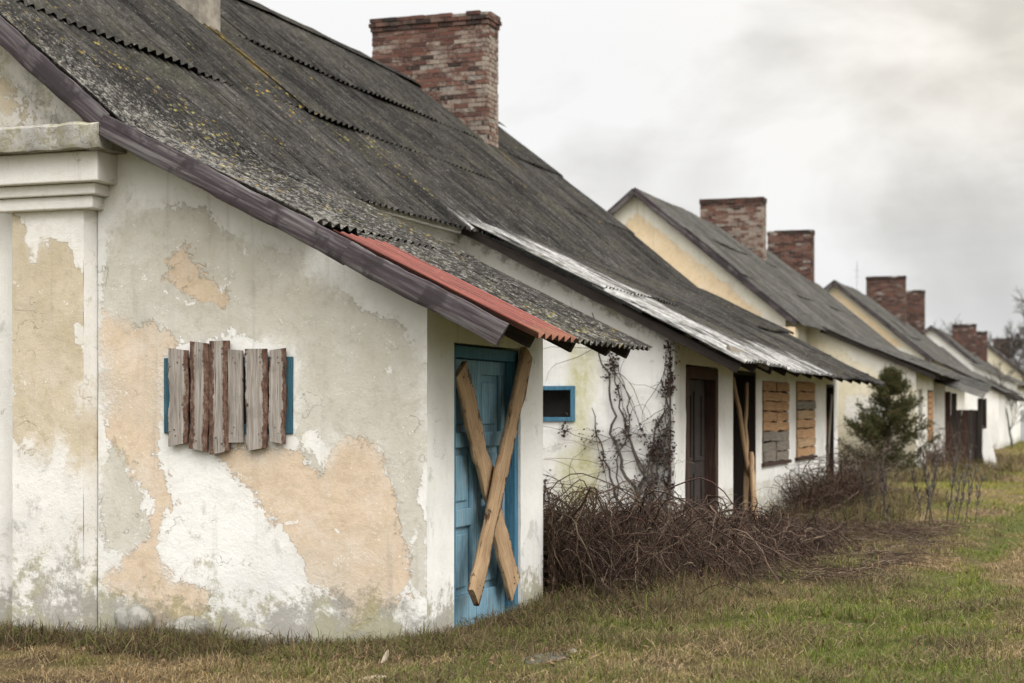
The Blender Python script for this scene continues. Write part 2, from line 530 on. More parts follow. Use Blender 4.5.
def attr_mat(name, rough=0.8, spec=0.15, trans=0.0):
    m, g = mat(name)
    finish(g, g.attrc('col'), rough, None, spec=spec)
    if trans:
        nt = m.node_tree
        out = [n for n in nt.nodes if n.type == 'OUTPUT_MATERIAL'][0]
        bs = [n for n in nt.nodes if n.type == 'BSDF_PRINCIPLED'][0]
        tr = nt.nodes.new('ShaderNodeBsdfTranslucent')
        at = [n for n in nt.nodes if n.type == 'ATTRIBUTE'][0]
        nt.links.new(at.outputs['Color'], tr.inputs['Color'])
        mx = nt.nodes.new('ShaderNodeMixShader')
        mx.inputs[0].default_value = trans
        nt.links.new(bs.outputs[0], mx.inputs[1])
        nt.links.new(tr.outputs[0], mx.inputs[2])
        nt.links.new(mx.outputs[0], out.inputs[0])
    return m


WHITE = (0.735, 0.725, 0.70)
MT = dict(
    front=plaster('front_plaster', WHITE, (0.455, 0.425, 0.36), (0.575, 0.455, 0.335)),
    pil=plaster('pilaster_plaster', (0.72, 0.70, 0.665), (0.46, 0.385, 0.275), (0.40, 0.33, 0.23), seed=4.0),
    white=plaster('white_plaster', (0.75, 0.74, 0.715), (0.52, 0.49, 0.42), (0.50, 0.48, 0.20), seed=9.0),
    cream=plaster('cream_plaster', (0.66, 0.64, 0.58), (0.58, 0.45, 0.295), (0.60, 0.54, 0.42), seed=15.0),
    pale=plaster('pale_plaster', (0.68, 0.66, 0.61), (0.57, 0.51, 0.38), (0.70, 0.69, 0.67), seed=21.0),
    cornice=plaster('cornice_plaster', (0.55, 0.53, 0.49), (0.30, 0.285, 0.26), (0.27, 0.25, 0.22), seed=33.0),
    roof=roofing('fibre_cement_roof', (0.019, 0.0185, 0.0178), (0.060, 0.0555, 0.0505)),
    roof2=roofing('grey_roof', (0.042, 0.041, 0.038), (0.105, 0.10, 0.093), 7.0, 0.3),
    brick=brick_mat(),
    mortar=simple('mortar', (0.27, 0.24, 0.205), (0.12, 0.10, 0.085), 15),
    render=simple('chimney_render', (0.30, 0.27, 0.225), (0.17, 0.15, 0.125), 5),
    barge=wood('barge_wood', [(0.022, 0.015, 0.018), (0.062, 0.05, 0.055), (0.17, 0.16, 0.158)], gs=0.6, blotk=0.85, rough=0.95),
    rafter=wood('dark_timber', [(0.012, 0.010, 0.009), (0.028, 0.022, 0.019), (0.05, 0.04, 0.034)]),
    bluew=wood('blue_paint', [(0.085, 0.18, 0.255), (0.17, 0.315, 0.41), (0.32, 0.47, 0.545)], (0.03, 0.04, 0.045), 0.7, peel=True),
    bluef=wood('blue_frame_paint', [(0.025, 0.085, 0.14), (0.05, 0.15, 0.23), (0.09, 0.21, 0.29)], (0.02, 0.03, 0.035), 0.7),
    bluedk=wood('dull_blue_frame_paint', [(0.018, 0.055, 0.08), (0.035, 0.10, 0.135), (0.07, 0.15, 0.185)], (0.02, 0.03, 0.035), 0.8),
    slab=wood('grey_slab_wood', [(0.12, 0.097, 0.08), (0.26, 0.228, 0.20), (0.42, 0.385, 0.35)], bark=((0.115, 0.06, 0.042), (0.21, 0.165, 0.13))),
    board=wood('raw_board', [(0.20, 0.12, 0.06), (0.37, 0.245, 0.14), (0.50, 0.365, 0.23)], (0.05, 0.03, 0.015), bark=((0.085, 0.045, 0.025), (0.16, 0.09, 0.05))),
    orange=wood('orange_board', [(0.17, 0.09, 0.045), (0.37, 0.215, 0.11), (0.52, 0.345, 0.20)], (0.03, 0.018, 0.01)),
    greyb=wood('grey_board', [(0.10, 0.085, 0.07), (0.19, 0.165, 0.135), (0.28, 0.24, 0.20)]),
    brownd=wood('brown_door_wood', [(0.022, 0.018, 0.017), (0.045, 0.037, 0.034), (0.078, 0.064, 0.058)]),
    rustw=wood('rusty_jamb', [(0.022, 0.014, 0.012), (0.052, 0.029, 0.023), (0.10, 0.055, 0.04)]),
    dark=simple('dark_interior', (0.012, 0.011, 0.010), (0.02, 0.018, 0.016)),  # shade of the unlit rooms put into a near-black colour
    stone=simple('stone', (0.30, 0.29, 0.26), (0.16, 0.155, 0.13), 9),
    bark=simple('bark', (0.05, 0.04, 0.034), (0.095, 0.08, 0.068), 14),
    leaf=attr_mat('leaf', trans=0.25),
    grass=attr_mat('grass_blade', trans=0.25),
    cane=attr_mat('cane'),
    metal=simple('grey_metal', (0.30, 0.31, 0.32), (0.40, 0.41, 0.42), 3, 0.6),
    shed=simple('shed_metal', (0.42, 0.44, 0.46), (0.5, 0.52, 0.54), 2, 0.6),
)


def red_mat():
    m, g = mat('red_sheet_paint')
    co = obj_co(g)
    st = g.noise(g.mapv(co, (1.0, 14, 1.0)), 1.5, 7, 0.65)
    n2 = g.noise(co, 20.0, 7, 0.7)
    c = g.mix(g.step(st, 0.38, 0.62), (0.085, 0.015, 0.009), (0.155, 0.035, 0.021))
    c = g.mix(g.math('MULTIPLY', g.step(n2, 0.56, 0.70), 0.6), c, (0.19, 0.085, 0.065))
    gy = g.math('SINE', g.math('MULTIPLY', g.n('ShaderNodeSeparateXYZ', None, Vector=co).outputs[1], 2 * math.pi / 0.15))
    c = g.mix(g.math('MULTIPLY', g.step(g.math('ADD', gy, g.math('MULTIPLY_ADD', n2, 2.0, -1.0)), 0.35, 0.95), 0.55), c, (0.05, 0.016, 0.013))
    x = g.n('ShaderNodeSeparateXYZ', None, Vector=co).outputs[0]
    ye = g.step(g.math('ADD', x, g.math('MULTIPLY_ADD', n2, 0.6, -0.3)), -3.90, -3.76)
    c = g.mix(g.math('MULTIPLY', ye, 0.22), c, (0.12, 0.10, 0.03))
    finish(g, c, 0.7, n2, 0.35, 0.006, 0.3)
    return m


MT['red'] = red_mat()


def ground_mat():
    m, g = mat('ground_soil')
    co = obj_co(g)
    n = g.noise(co, 9.0, 8, 0.7)
    n2 = g.noise(co, 60.0, 5, 0.7)
    c = g.mix(g.step(n, 0.35, 0.65), g.attrc('col'), g.mix(0.55, g.attrc('col'), (0.035, 0.028, 0.018)))
    c = g.mix(g.math('MULTIPLY', g.step(n2, 0.5, 0.65), 0.3), c, (0.17, 0.13, 0.07))
    finish(g, c, 0.97, g.math('ADD', n, n2), 0.8, 0.04, 0.1)
    return m


MT['ground'] = ground_mat()


# ------------------------------------------------------------------ builders
def wall_grid(m, O, U, Nn, u0, u1, z0, top, step, holes=(), depth=0.25, wob=0.006, attrs=None, breaks=(), seed=0):
    """plaster wall: u along U from O, z up, outward normal Nn, holes with reveals; top = function of u"""
    U = Vector(U)
    Nn = Vector(Nn)
    O = Vector(O)
    us = set(np.round(np.linspace(u0, u1, max(2, int(abs(u1 - u0) / step) + 1)), 4))
    ztop = max(top(u) for u in list(us) + list(breaks) + [u0, u1])
    zs = set(np.round(np.linspace(z0, ztop, max(2, int((ztop - z0) / step) + 1)), 4))
    he = set()
    hz = set()
    for h in holes:
        he |= {round(h[0], 4), round(h[1], 4)}
        hz |= {round(h[2], 4), round(h[3], 4)}
    us = {u for u in us if all(abs(u - e) > step * 0.3 for e in he)} | he | {round(b, 4) for b in breaks} | {round(u0, 4), round(u1, 4)}
    zs = {z for z in zs if all(abs(z - e) > step * 0.3 for e in hz)} | {z for z in hz if z >= z0}
    us = sorted(us)
    zs = sorted(zs)
    uu, zz = np.meshgrid(np.array(us), np.array(zs), indexing='ij')
    tp = np.array([top(u) for u in us])[:, None]
    zz = np.minimum(zz, tp)
    off = wob * 2 * (fbm(uu * 1.3 + 7.1 * seed, zz * 1.3, seed) - 0.5) + wob * (fbm(uu * 6 + 3.1 * seed, zz * 6, seed + 5) - 0.5)
    # corners stay put
    A = attrs(uu, zz) if attrs else {}
    base = len(m.v)
    vs = []
    nz = len(zs)
    for i in range(len(us)):
        for j in range(nz):
            p = O + U * us[i] + Nn * off[i, j]
            vs.append((p.x, p.y, p.z + zz[i, j]))
    fs = []
    flip = U.cross(Vector((0, 0, 1))).dot(Nn) < 0
    for i in range(len(us) - 1):
        for j in range(nz - 1):
            cu = (us[i] + us[i + 1]) / 2
            cz = (zs[j] + zs[j + 1]) / 2
            if any(h[0] < cu < h[1] and h[2] < cz < h[3] for h in holes):
                continue
            q = [(i, j), (i + 1, j), (i + 1, j + 1), (i, j + 1)]
            pts = []
            for k in q:
                if not any(abs(uu[k] - uu[p]) < 1e-5 and abs(zz[k] - zz[p]) < 1e-5 for p in pts):
                    pts.append(k)
            if len(pts) < 3:
                continue
            f = tuple(a * nz + b for a, b in pts)
            fs.append(f[::-1] if flip else f)
    kw = {k: list(np.asarray(v, float).ravel()) for k, v in A.items()}
    for k in ('a', 'b'):
        kw.setdefault(k, [-1.0] * len(vs))
    kw.setdefault('m', [0.0] * len(vs))
    m.add(vs, fs, **kw)
    for h in holes:
        P = lambda u, z, d: tuple(O + U * u + Nn * (-d) + Vector((0, 0, z)))
        a0, a1, b0, b1 = h[:4]
        for (p, q) in (((a0, b0), (a0, b1)), ((a0, b1), (a1, b1)), ((a1, b1), (a1, b0)), ((a1, b0), (a0, b0))):
            m.add([P(*p, 0.0), P(*q, 0.0), P(*q, depth), P(*p, depth)], [(0, 1, 2, 3)], a=-1.0, b=-1.0, m=0.05)


def sheets(m, rows, y0, y1, pitch=0.15, amp=0.021, waves=8, spw=8, ns=5, jit=1.0, fn=None, thick=0.006, skip=None, seed=1, lift=0.018):
    """corrugated sheets, rows from top to bottom: ((xa,za),(xb,zb)); fn(x,y)-> dict of attributes"""
    rr = random.Random(seed)
    wd = pitch * waves
    for ri, ((xa, za), (xb, zb)) in enumerate(rows):
        L = math.hypot(xb - xa, zb - za)
        tx, tz = (xb - xa) / L, (zb - za) / L
        sx = 1 if xb > xa else -1
        nx, nz = -tz * sx, abs(tx)
        if nz < 0:
            nx, nz = -nx, -nz
        k = 0
        y = y0
        while y < y1 - 1e-4:
            ye = min(y + wd, y1)
            if y1 - ye < pitch * 2:
                ye = y1
            if skip and skip(ri, y, ye):
                y = ye
                k += 1
                continue
            ext = 0.10 if ri else 0.0
            e2 = rr.uniform(-0.02, 0.035) * jit
            l0, l1 = rr.uniform(-0.004, 0.004) * jit, lift + (float(fbm(k * 0.45 + 9.7 * ri, ri * 3.3, seed + 3, 2)) - 0.5) * 0.048 * jit + rr.uniform(-0.002, 0.002)
            tilt = rr.uniform(-0.004, 0.004) * jit
            tone = rr.random()
            ny = max(2, int(round((ye + pitch * 0.5 - y) / pitch * spw)))
            yy = np.linspace(y, ye + pitch * 0.45, ny + 1)
            tt = np.linspace(-ext / L, 1 + e2 / L, ns + 1)
            Y, T = np.meshgrid(yy, tt, indexing='ij')
            sag = jit * 0.075 * (fbm(Y * 0.28 + 3, T * 0.5 + ri, seed) - 0.5) * 2
            hgt = amp * np.cos(2 * np.pi * Y / pitch) + l0 + (l1 - l0) * T + tilt * (Y - y) / wd + sag + 0.001 * (k % 2)
            px = xa + (xb - xa) * T
            pz = za + (zb - za) * T
            top = np.stack([px + nx * hgt, Y, pz + nz * hgt], -1).reshape(-1, 3)
            bot = np.stack([px + nx * (hgt - thick), Y, pz + nz * (hgt - thick)], -1).reshape(-1, 3)
            n1 = ns + 1
            tot = (ny + 1) * n1
            fs = []
            for i in range(ny):
                for j in range(ns):
                    a, b, c, d = i * n1 + j, (i + 1) * n1 + j, (i + 1) * n1 + j + 1, i * n1 + j + 1
                    fs.append((a, d, c, b))
                    fs.append((a + tot, b + tot, c + tot, d + tot))
                a, b = i * n1 + ns, (i + 1) * n1 + ns
                fs.append((a, a + tot, b + tot, b))
            for j in range(ns):
                a = j
                fs.append((a, a + tot, a + 1 + tot, a + 1))
                a = ny * n1 + j
                fs.append((a, a + 1, a + 1 + tot, a + tot))
            at = {'tone': [tone] * (2 * tot)}
            if fn:
                for kk, v in fn(px.ravel(), Y.ravel()).items():
                    at[kk] = list(v) * 2
            m.add([tuple(p) for p in top] + [tuple(p) for p in bot], fs, **at)
            y = ye
            k += 1


def chimney(parent, x0, x1, y0, y1, z0, z1, lime=0.3, seed=1, label=None, soot=0.0, cap=3):
    r = random.Random(seed)
    m = M()
    bh, bl, j = 0.065, 0.24, 0.012
    n = int((z1 - z0) / (bh + j))
    for k in range(n):
        zb = z1 - (k + 1) * (bh + j)
        ov = {0: 0.03, 1: 0.045, 2: 0.02}.get(k, 0.0) if cap == 3 else {0: 0.02, 1: 0.02}.get(k, 0.0)
        X0, X1, Y0, Y1 = x0 - ov, x1 + ov, y0 - ov, y1 + ov
        sh = (k % 2) * bl / 2
        for face in range(4):
            a0, a1 = (X0, X1) if face < 2 else (Y0 + 0.12, Y1 - 0.12)
            u = a0 - sh
            while u < a1 - 0.02:
                ua, ub = max(u, a0), min(u + bl, a1)
                u += bl + j
                if ub - ua < 0.03:
                    continue
                if k == 0 and r.random() < 0.24:
                    continue
                d = r.uniform(-0.006, 0.006) - (0.03 if r.random() < 0.04 else 0)
                zj = r.uniform(-0.004, 0.004)
                t = min(1, max(0, r.gauss(0.5, 0.28)))
                fx = ((ua + ub) / 2 - a0) / max(a1 - a0, 0.01)
                hz = (zb - z0) / (z1 - z0)
                lm = lime * (0.45 + (0.55 * fx if face == 0 else 0.7)) * (1.1 if hz < 0.85 else 0.45) + r.uniform(-0.3, 0.3)
                st = soot + (0.35 if hz > 0.9 else 0) + (0.12 if fx < 0.35 and face == 0 and hz < 0.6 else 0)
                at = dict(tone=t, lime=lm, soot=st)
                if face == 0:
                    m.box(ua, ub, Y0 - d, Y0 + 0.12, zb + zj, zb + bh + zj, **at)
                elif face == 1:
                    m.box(ua, ub, Y1 - 0.12, Y1 + d, zb + zj, zb + bh + zj, **at)
                elif face == 2:
                    m.box(X0 - d, X0 + 0.12, ua, ub - 0.002, zb + zj, zb + bh + zj, **at)
                else:
                    m.box(X1 - 0.12, X1 + d, ua, ub - 0.002, zb + zj, zb + bh + zj, **at)
    c = m.build('chimney', MT['brick'], parent)
    if label:
        c['label'] = label
    mm = M()
    mm.box(x0 + 0.011, x1 - 0.011, y0 + 0.011, y1 - 0.011, z0, z1 - 0.03)
    mm.build('mortar', MT['mortar'], c)
    return c


def plank(name, material, parent, loc, rot, L, W, T, seed=0, wob=0.0, bark=0.0, label=None, ns=18, taper=0.0, nails=False):
    """board of length L (local Z, from 0), width W (local X), thickness T (local Y)"""
    r = random.Random(seed)
    m = M()
    ph = [r.uniform(0, 6.28) for _ in range(6)]
    prof = [(-0.5, -0.30), (-0.5, 0.30), (-0.46, 0.5), (-0.15, 0.52), (0.15, 0.52), (0.46, 0.5), (0.5, 0.30), (0.5, -0.30), (0.46, -0.5), (0, -0.5), (-0.46, -0.5)]
    n = len(prof)
    vs, bk = [], []
    sl0, sl1 = r.uniform(-0.06, 0.06), r.uniform(-0.06, 0.06)
    for i in range(ns + 1):
        t = i / ns
        z = L * t
        eL = wob * (math.sin(z * 7 + ph[0]) + 0.7 * math.sin(z * 17 + ph[1]) + 0.5 * r.uniform(-1, 1))
        eR = wob * (math.sin(z * 6 + ph[2]) + 0.7 * math.sin(z * 19 + ph[3]) + 0.5 * r.uniform(-1, 1))
        for (u, v) in prof:
            x = u * W * (1 + taper * (t - 0.5)) + (eL if u < 0 else eR) * (abs(u) * 2)
            y = v * T + wob * 0.35 * math.sin(z * 11 + ph[4] + u * 5) * (1 if v > 0 else 0)
            dz = (sl0 * u * W * 3) * (1 - t) + (sl1 * u * W * 3) * t
            vs.append((x, y, z + dz))
            bk.append(bark * (abs(u) * 2) ** 2 * (1.0 if (u < 0 or bark > 1.0) else 0.45))
    fs = [(i * n + k, (i + 1) * n + k, (i + 1) * n + (k + 1) % n, i * n + (k + 1) % n) for i in range(ns) for k in range(n)]
    fs += [tuple(range(n)), tuple(range(ns * n, ns * n + n))[::-1]]
    m.add(vs, fs, bark=bk)
    if nails:
        for zz in (0.07, 0.115, L - 0.10, L - 0.06):
            xx, rr_ = r.uniform(-0.22, 0.22) * W, r.uniform(0.004, 0.006)
            yy = T * 0.52 + wob * 0.36 + 0.001
            ring = [(xx + rr_ * math.cos(q * 1.047), zz + rr_ * math.sin(q * 1.047)) for q in range(6)]
            m.prism(ring, lambda u, v, d: (u, d, v), yy - 0.012, yy + 0.002, bark=3.0)
    o = m.build(name, material, parent, Matrix.Translation(loc) @ rot, smooth=50)
    if label:
        o['label'] = label
    return o


def frame_rot(z, y):
    """rotation whose local Z is z and local Y is about y"""
    z = Vector(z).normalized()
    y = Vector(y)
    x = y.cross(z).normalized()
    y = z.cross(x).normalized()
    return Matrix((x, y, z)).transposed().to_4x4()


def board_between(name, material, parent, p, q, normal, W, T, **k):
    p, q = Vector(p), Vector(q)
    return plank(name, material, parent, p, frame_rot(q - p, normal), (q - p).length, W, T, **k)


def rect_frame(m, fn, u0, u1, z0, z1, wd, d0, d1):
    for a, b, c, d in ((u0, u0 + wd, z0, z1), (u1 - wd, u1, z0, z1), (u0 + wd, u1 - wd, z0, z0 + wd), (u0 + wd, u1 - wd, z1 - wd, z1)):
        m.prism([(a, c), (b, c), (b, d), (a, d)], fn, d0, d1)


XW = -4.686          # outer face of the side wings
XM = -7.46           # long wall of the main block
RIDGE = (-11.2, 7.22)
BRK = (-7.15, 3.84)
EAVE = (-3.78, 2.13)


def lerp2(p, q, t):
    return (p[0] + (q[0] - p[0]) * t, p[1] + (q[1] - p[1]) * t)


def gable_top(x, dz=0.0):
    s = (RIDGE[1] - BRK[1]) / (BRK[0] - RIDGE[0])
    return RIDGE[1] - s * abs(x - RIDGE[0]) - 0.10 + dz


def wing_top(x):
    s = (BRK[1] - EAVE[1]) / (EAVE[0] - BRK[0])
    return BRK[1] - s * (x - BRK[0]) - 0.085


def base_mould(k=0.45, hgt=0.5):
    return lambda u, z: {'m': np.clip(k * (1 - z / hgt), 0, 1)}


# ================================================================== NEAR HOUSE
house = empty('farm_house', (-11.2, 21.0, 0), 'nearest long whitewashed farm house with boarded window, blue door and mossy corrugated roof', 'house', 'row of abandoned houses')

# --- gable wall of the wing with its worn coats of paint
G = [(-7.26, 3.13), (-7.0, 3.17), (-6.51, 3.18), (-6.37, 3.0), (-6.09, 2.85), (-5.71, 2.74), (-5.42, 2.5), (-5.2, 2.35), (-4.98, 2.23), (-4.73, 2.05), (-4.71, 1.69), (-4.71, 0.23), (-4.77, 0.29), (-4.82, 0.52), (-4.9, 0.81), (-4.96, 1.18), (-5.08, 1.36), (-5.34, 1.39), (-5.46, 1.45), (-5.56, 1.17), (-5.71, 1.35), (-5.74, 2.1), (-6.3, 2.21), (-6.86, 2.12), (-7.0, 2.09), (-7.22, 2.2), (-7.37, 2.43), (-7.41, 2.67), (-7.35, 2.94)]
O1 = [(-6.85, 2.75), (-6.7, 2.86), (-6.5, 2.68), (-6.27, 2.46), (-6.33, 2.4), (-6.64, 2.44), (-6.82, 2.54)]
O2 = [(-7.44, 2.41), (-7.33, 2.33), (-7.0, 2.29), (-6.84, 2.23), (-6.8, 2.12), (-6.87, 1.92), (-6.88, 1.38), (-6.94, 1.29), (-6.82, 1.15), (-6.78, 0.92), (-6.91, 0.77), (-6.93, 0.46), (-6.77, 0.35), (-6.51, 0.24), (-6.45, 0.08), (-6.64, -0.1), (-7.0, -0.16), (-7.13, 0.07), (-7.42, 0.29), (-7.26, 0.45), (-7.0, 0.61), (-6.97, 0.92), (-7.16, 1.15), (-7.38, 1.46), (-7.42, 1.85), (-7.45, 2.16)]
O3 = [(-6.45, 1.29), (-5.96, 1.37), (-5.71, 1.33), (-5.56, 1.17), (-5.38, 1.42), (-5.08, 1.37), (-5.0, 1.1), (-4.88, 0.66), (-4.8, 0.37), (-4.9, 0.21), (-5.29, -0.03), (-5.34, 0.21), (-5.61, 0.35), (-5.79, 0.64), (-6.09, 0.97), (-6.34, 1.16)]
GL = [(-7.33, 1.38), (-7.13, 1.15), (-7.0, 0.92), (-7.01, 0.61), (-7.26, 0.49), (-7.41, 0.6), (-7.44, 1.15)]
W1 = [(-5.73, 1.47), (-5.56, 1.47), (-5.42, 1.28), (-5.5, 1.18), (-5.67, 1.3)]


def front_attrs(x, z):
    a = np.maximum(sdf(G, x, z), sdf(GL, x, z) - 0.02)
    b = np.maximum(np.maximum(sdf(O1, x, z), sdf(O2, x, z)), sdf(O3, x, z))
    wh = sdf(W1, x, z)
    a = np.minimum(a, -wh)
    mm = np.clip(0.55 * (1 - z / 0.40), 0, 0.6) + np.where((x < -4.95) & (x > -5.6) & (z < 0.5), 0.06, 0) + np.clip(0.25 - np.hypot((x + 6.5) / 1.2, (z - 0.45)), 0, 1) * 0.9
    return {'a': a, 'b': b, 'm': mm}


m = M()
wall_grid(m, (0, 11.46, 0), (1, 0, 0), (0, -1, 0), XM, XW, -0.4, wing_top, 0.035, wob=0.008, attrs=front_attrs, seed=3)
m.build('front_wall', MT['front'], house, smooth=60)['label'] = 'front wing wall with peeling patches of orange, beige and white paint'

# --- side wall of the wing, with the door opening
m = M()
eave_z = wing_top(XW)
wall_grid(m, (XW, 0, 0), (0, 1, 0), (1, 0, 0), 11.46, 14.14, -0.4, lambda u: eave_z, 0.06, holes=[(12.0, 13.54, -0.4, 2.13)], depth=0.30, attrs=lambda u, z: {'m': np.clip(0.55 * (1 - z / 0.45), 0, 1)}, seed=5)
wall_grid(m, (0, 14.14, 0), (-1, 0, 0), (0, 1, 0), -XW, -XM, -0.15, lambda u: wing_top(-u), 0.12, seed=6)
m.build('side_wall', MT['white'], house, smooth=60)

# --- main block: front gable, long wall with recess, rear
m = M()


def gab_attr(x, z):
    tri = np.minimum(gable_top(x) - 0.42 - z, z - 3.85)
    return {'a': tri * 0.35 - 0.03 + 0.0 * x, 'm': np.clip(0.5 * (1 - z / 0.5), 0, 1) + np.clip(0.30 - (z - 3.8), 0, 0.3) * (z > 3.75)}


wall_grid(m, (0, 11.50, 0), (1, 0, 0), (0, -1, 0), -14.94, XM, -0.4, gable_top, 0.09, attrs=gab_attr, breaks=(-11.2,), seed=7)
m.build('gable_wall', MT['pil'], house, smooth=60)
m = M()
wall_grid(m, (XM, 0, 0), (0, 1, 0), (1, 0, 0), 14.14, 18.9, -0.15, lambda u: 3.95, 0.12, attrs=base_mould(), seed=8)
wall_grid(m, (-14.94, 0, 0), (0, -1, 0), (-1, 0, 0), -31.2, -11.5, -0.15, lambda u: 3.95, 0.4, seed=9)
wall_grid(m, (0, 31.26, 0), (-1, 0, 0), (0, 1, 0), -XM, 14.94, -0.15, lambda u: gable_top(-u), 0.3, breaks=(11.2,), seed=10)
m.build('main_wall', MT['white'], house, smooth=60)

# --- pilaster with a stepped capital
PB = [(-8.22, 3.16), (-7.92, 2.87), (-7.74, 2.98), (-7.53, 2.78), (-7.50, 1.38), (-7.56, 1.19), (-7.74, 1.38), (-8.02, 1.34), (-8.16, 1.46), (-8.3, 2.49)]
m = M()
wall_grid(m, (0, 11.36, 0), (1, 0, 0), (0, -1, 0), -8.18, -7.525, -0.4, lambda u: 3.2, 0.035, attrs=lambda x, z: {'a': sdf(PB, x, z) + 0.04 - 0.10 * (vnoise(x * 7, z * 5, 4) > 0.6), 'm': np.clip(0.38 * (1 - z / 0.8), 0, 1) + np.clip(0.12 - np.abs(z - 0.7) * 0.1, 0, 0.12)}, seed=11, wob=0.01)
wall_grid(m, (-7.525, 11.36, 0), (0.447, 0.894, 0), (0.894, -0.447, 0), 0, 0.125, -0.4, lambda u: 3.2, 0.035, attrs=lambda u, z: {'a': 0.10 - 0.45 * np.abs(z - 1.45), 'm': 0.10 + np.clip(0.38 * (1 - z / 0.8), 0, 1)}, seed=12)
wall_grid(m, (-8.18, 11.52, 0), (0, -1, 0), (-1, 0, 0), 0, 0.16, -0.4, lambda u: 3.2, 0.05, seed=13)
pil = m.build('pilaster', MT['pil'], house, smooth=45)
m = M()
for x0, x1, z0, z1, pr in ((-8.29, -7.40, 3.175, 3.275, 0.07), (-8.335, -7.355, 3.277, 3.365, 0.11), (-8.40, -7.285, 3.367, 3.60, 0.18)):
    m.box(x0, x1, 11.36 - pr, 11.53, z0, z1, a=-1.0, b=-1.0, m=0.08)
m.build('capital', MT['pil'], pil, bevel=0.012)
m = M()
nx_ = 90
vs, fs = [], []
for i in range(nx_ + 1):
    x = -15.2 + (15.2 - 7.20) * i / nx_
    for (yy, zz) in ((11.50, 3.602), (11.06, 3.602), (11.05, 3.63), (11.05, 3.775), (11.08, 3.80), (11.50, 3.84)):
        vs.append((x, yy + 0.03 * (float(fbm(x * 7, zz * 9, 3)) - 0.5), zz + 0.035 * (float(fbm(x * 7, yy * 9, 8)) - 0.5)))
for i in range(nx_):
    for k in range(6):
        fs.append((i * 6 + k, (i + 1) * 6 + k, (i + 1) * 6 + (k + 1) % 6, i * 6 + (k + 1) % 6))
fs += [tuple(range(6)), tuple(range(nx_ * 6, nx_ * 6 + 6))[::-1]]
m.add(vs, fs, a=0.03, b=-0.04, m=0.30)
m.build('cornice', MT['cornice'], house, smooth=40)
# raking cornice of the pediment
m = M()
for sgn in (1, -1):
    P = []
    for t in np.linspace(0, 1, 40):
        x = RIDGE[0] + sgn * (3.75 * t)
        P.append((x, gable_top(x) - 0.08))
    for i in range(39):
        (xa, za), (xb, zb) = P[i], P[i + 1]
        m.add([(xa, 11.50, za), (xb, 11.50, zb), (xb, 11.22, zb), (xa, 11.22, za), (xa, 11.50, za - 0.36), (xb, 11.50, zb - 0.36), (xb, 11.30, zb - 0.30), (xa, 11.30, za - 0.30)],
              [(0, 3, 2, 1), (3, 7, 6, 2), (7, 4, 5, 6)], a=-0.02, b=-0.06, m=0.26)
m.build('raking_cornice', MT['cornice'], house)
# eave moulding along the recess
m = M()
for z0, z1, pr in ((3.50, 3.60, 0.07), (3.602, 3.72, 0.14), (3.722, 3.80, 0.22)):
    m.box(XM - 0.02, XM + pr, 14.16, 18.9, z0, z1, a=-1.0, b=-1.0, m=0.16)
m.build('eave_moulding', MT['white'], house, bevel=0.012)

# --- second wing, further along
W2S = [(-5.91, 2.4), (-5.62, 2.35), (-5.67, 1.39), (-5.57, 0.93), (-5.67, 0.38), (-6.05, 0.43), (-6.1, 1.04), (-5.87, 1.27), (-5.96, 1.51)]
m = M()
wall_grid(m, (0, 18.9, 0), (1, 0, 0), (0, -1, 0), XM, XW, -0.4, wing_top, 0.05, holes=[(-6.42, -5.90, 1.51, 1.88)], depth=0.2,
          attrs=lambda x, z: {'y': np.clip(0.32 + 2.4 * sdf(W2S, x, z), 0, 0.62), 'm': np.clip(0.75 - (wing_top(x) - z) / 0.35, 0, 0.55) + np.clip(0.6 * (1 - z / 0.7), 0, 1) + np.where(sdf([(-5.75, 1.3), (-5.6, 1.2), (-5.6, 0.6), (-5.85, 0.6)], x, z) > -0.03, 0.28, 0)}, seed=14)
m.build('front_wall', MT['white'], house, smooth=60)['label'] = 'white wing wall with yellow-green damp streak'
W2H = [(19.45, 21.15, -0.15, 2.16), (22.1, 23.64, -0.15, 2.16), (24.08, 26.15, 0.87, 2.05), (26.86, 28.6, 0.88, 2.09), (29.87, 30.79, -0.15, 2.09)]
m = M()
wall_grid(m, (XW, 0, 0), (0, 1, 0), (1, 0, 0), 18.9, 31.26, -0.15, lambda u: eave_z, 0.09, holes=W2H, depth=0.28,
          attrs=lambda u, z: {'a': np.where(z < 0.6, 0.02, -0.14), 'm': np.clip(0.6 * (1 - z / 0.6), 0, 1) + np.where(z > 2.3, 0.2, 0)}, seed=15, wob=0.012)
wall_grid(m, (0, 31.26, 0), (-1, 0, 0), (0, 1, 0), -XW, -XM, -0.15, lambda u: wing_top(-u), 0.3, seed=16)
m.build('side_wall', MT['white'], house, smooth=60)
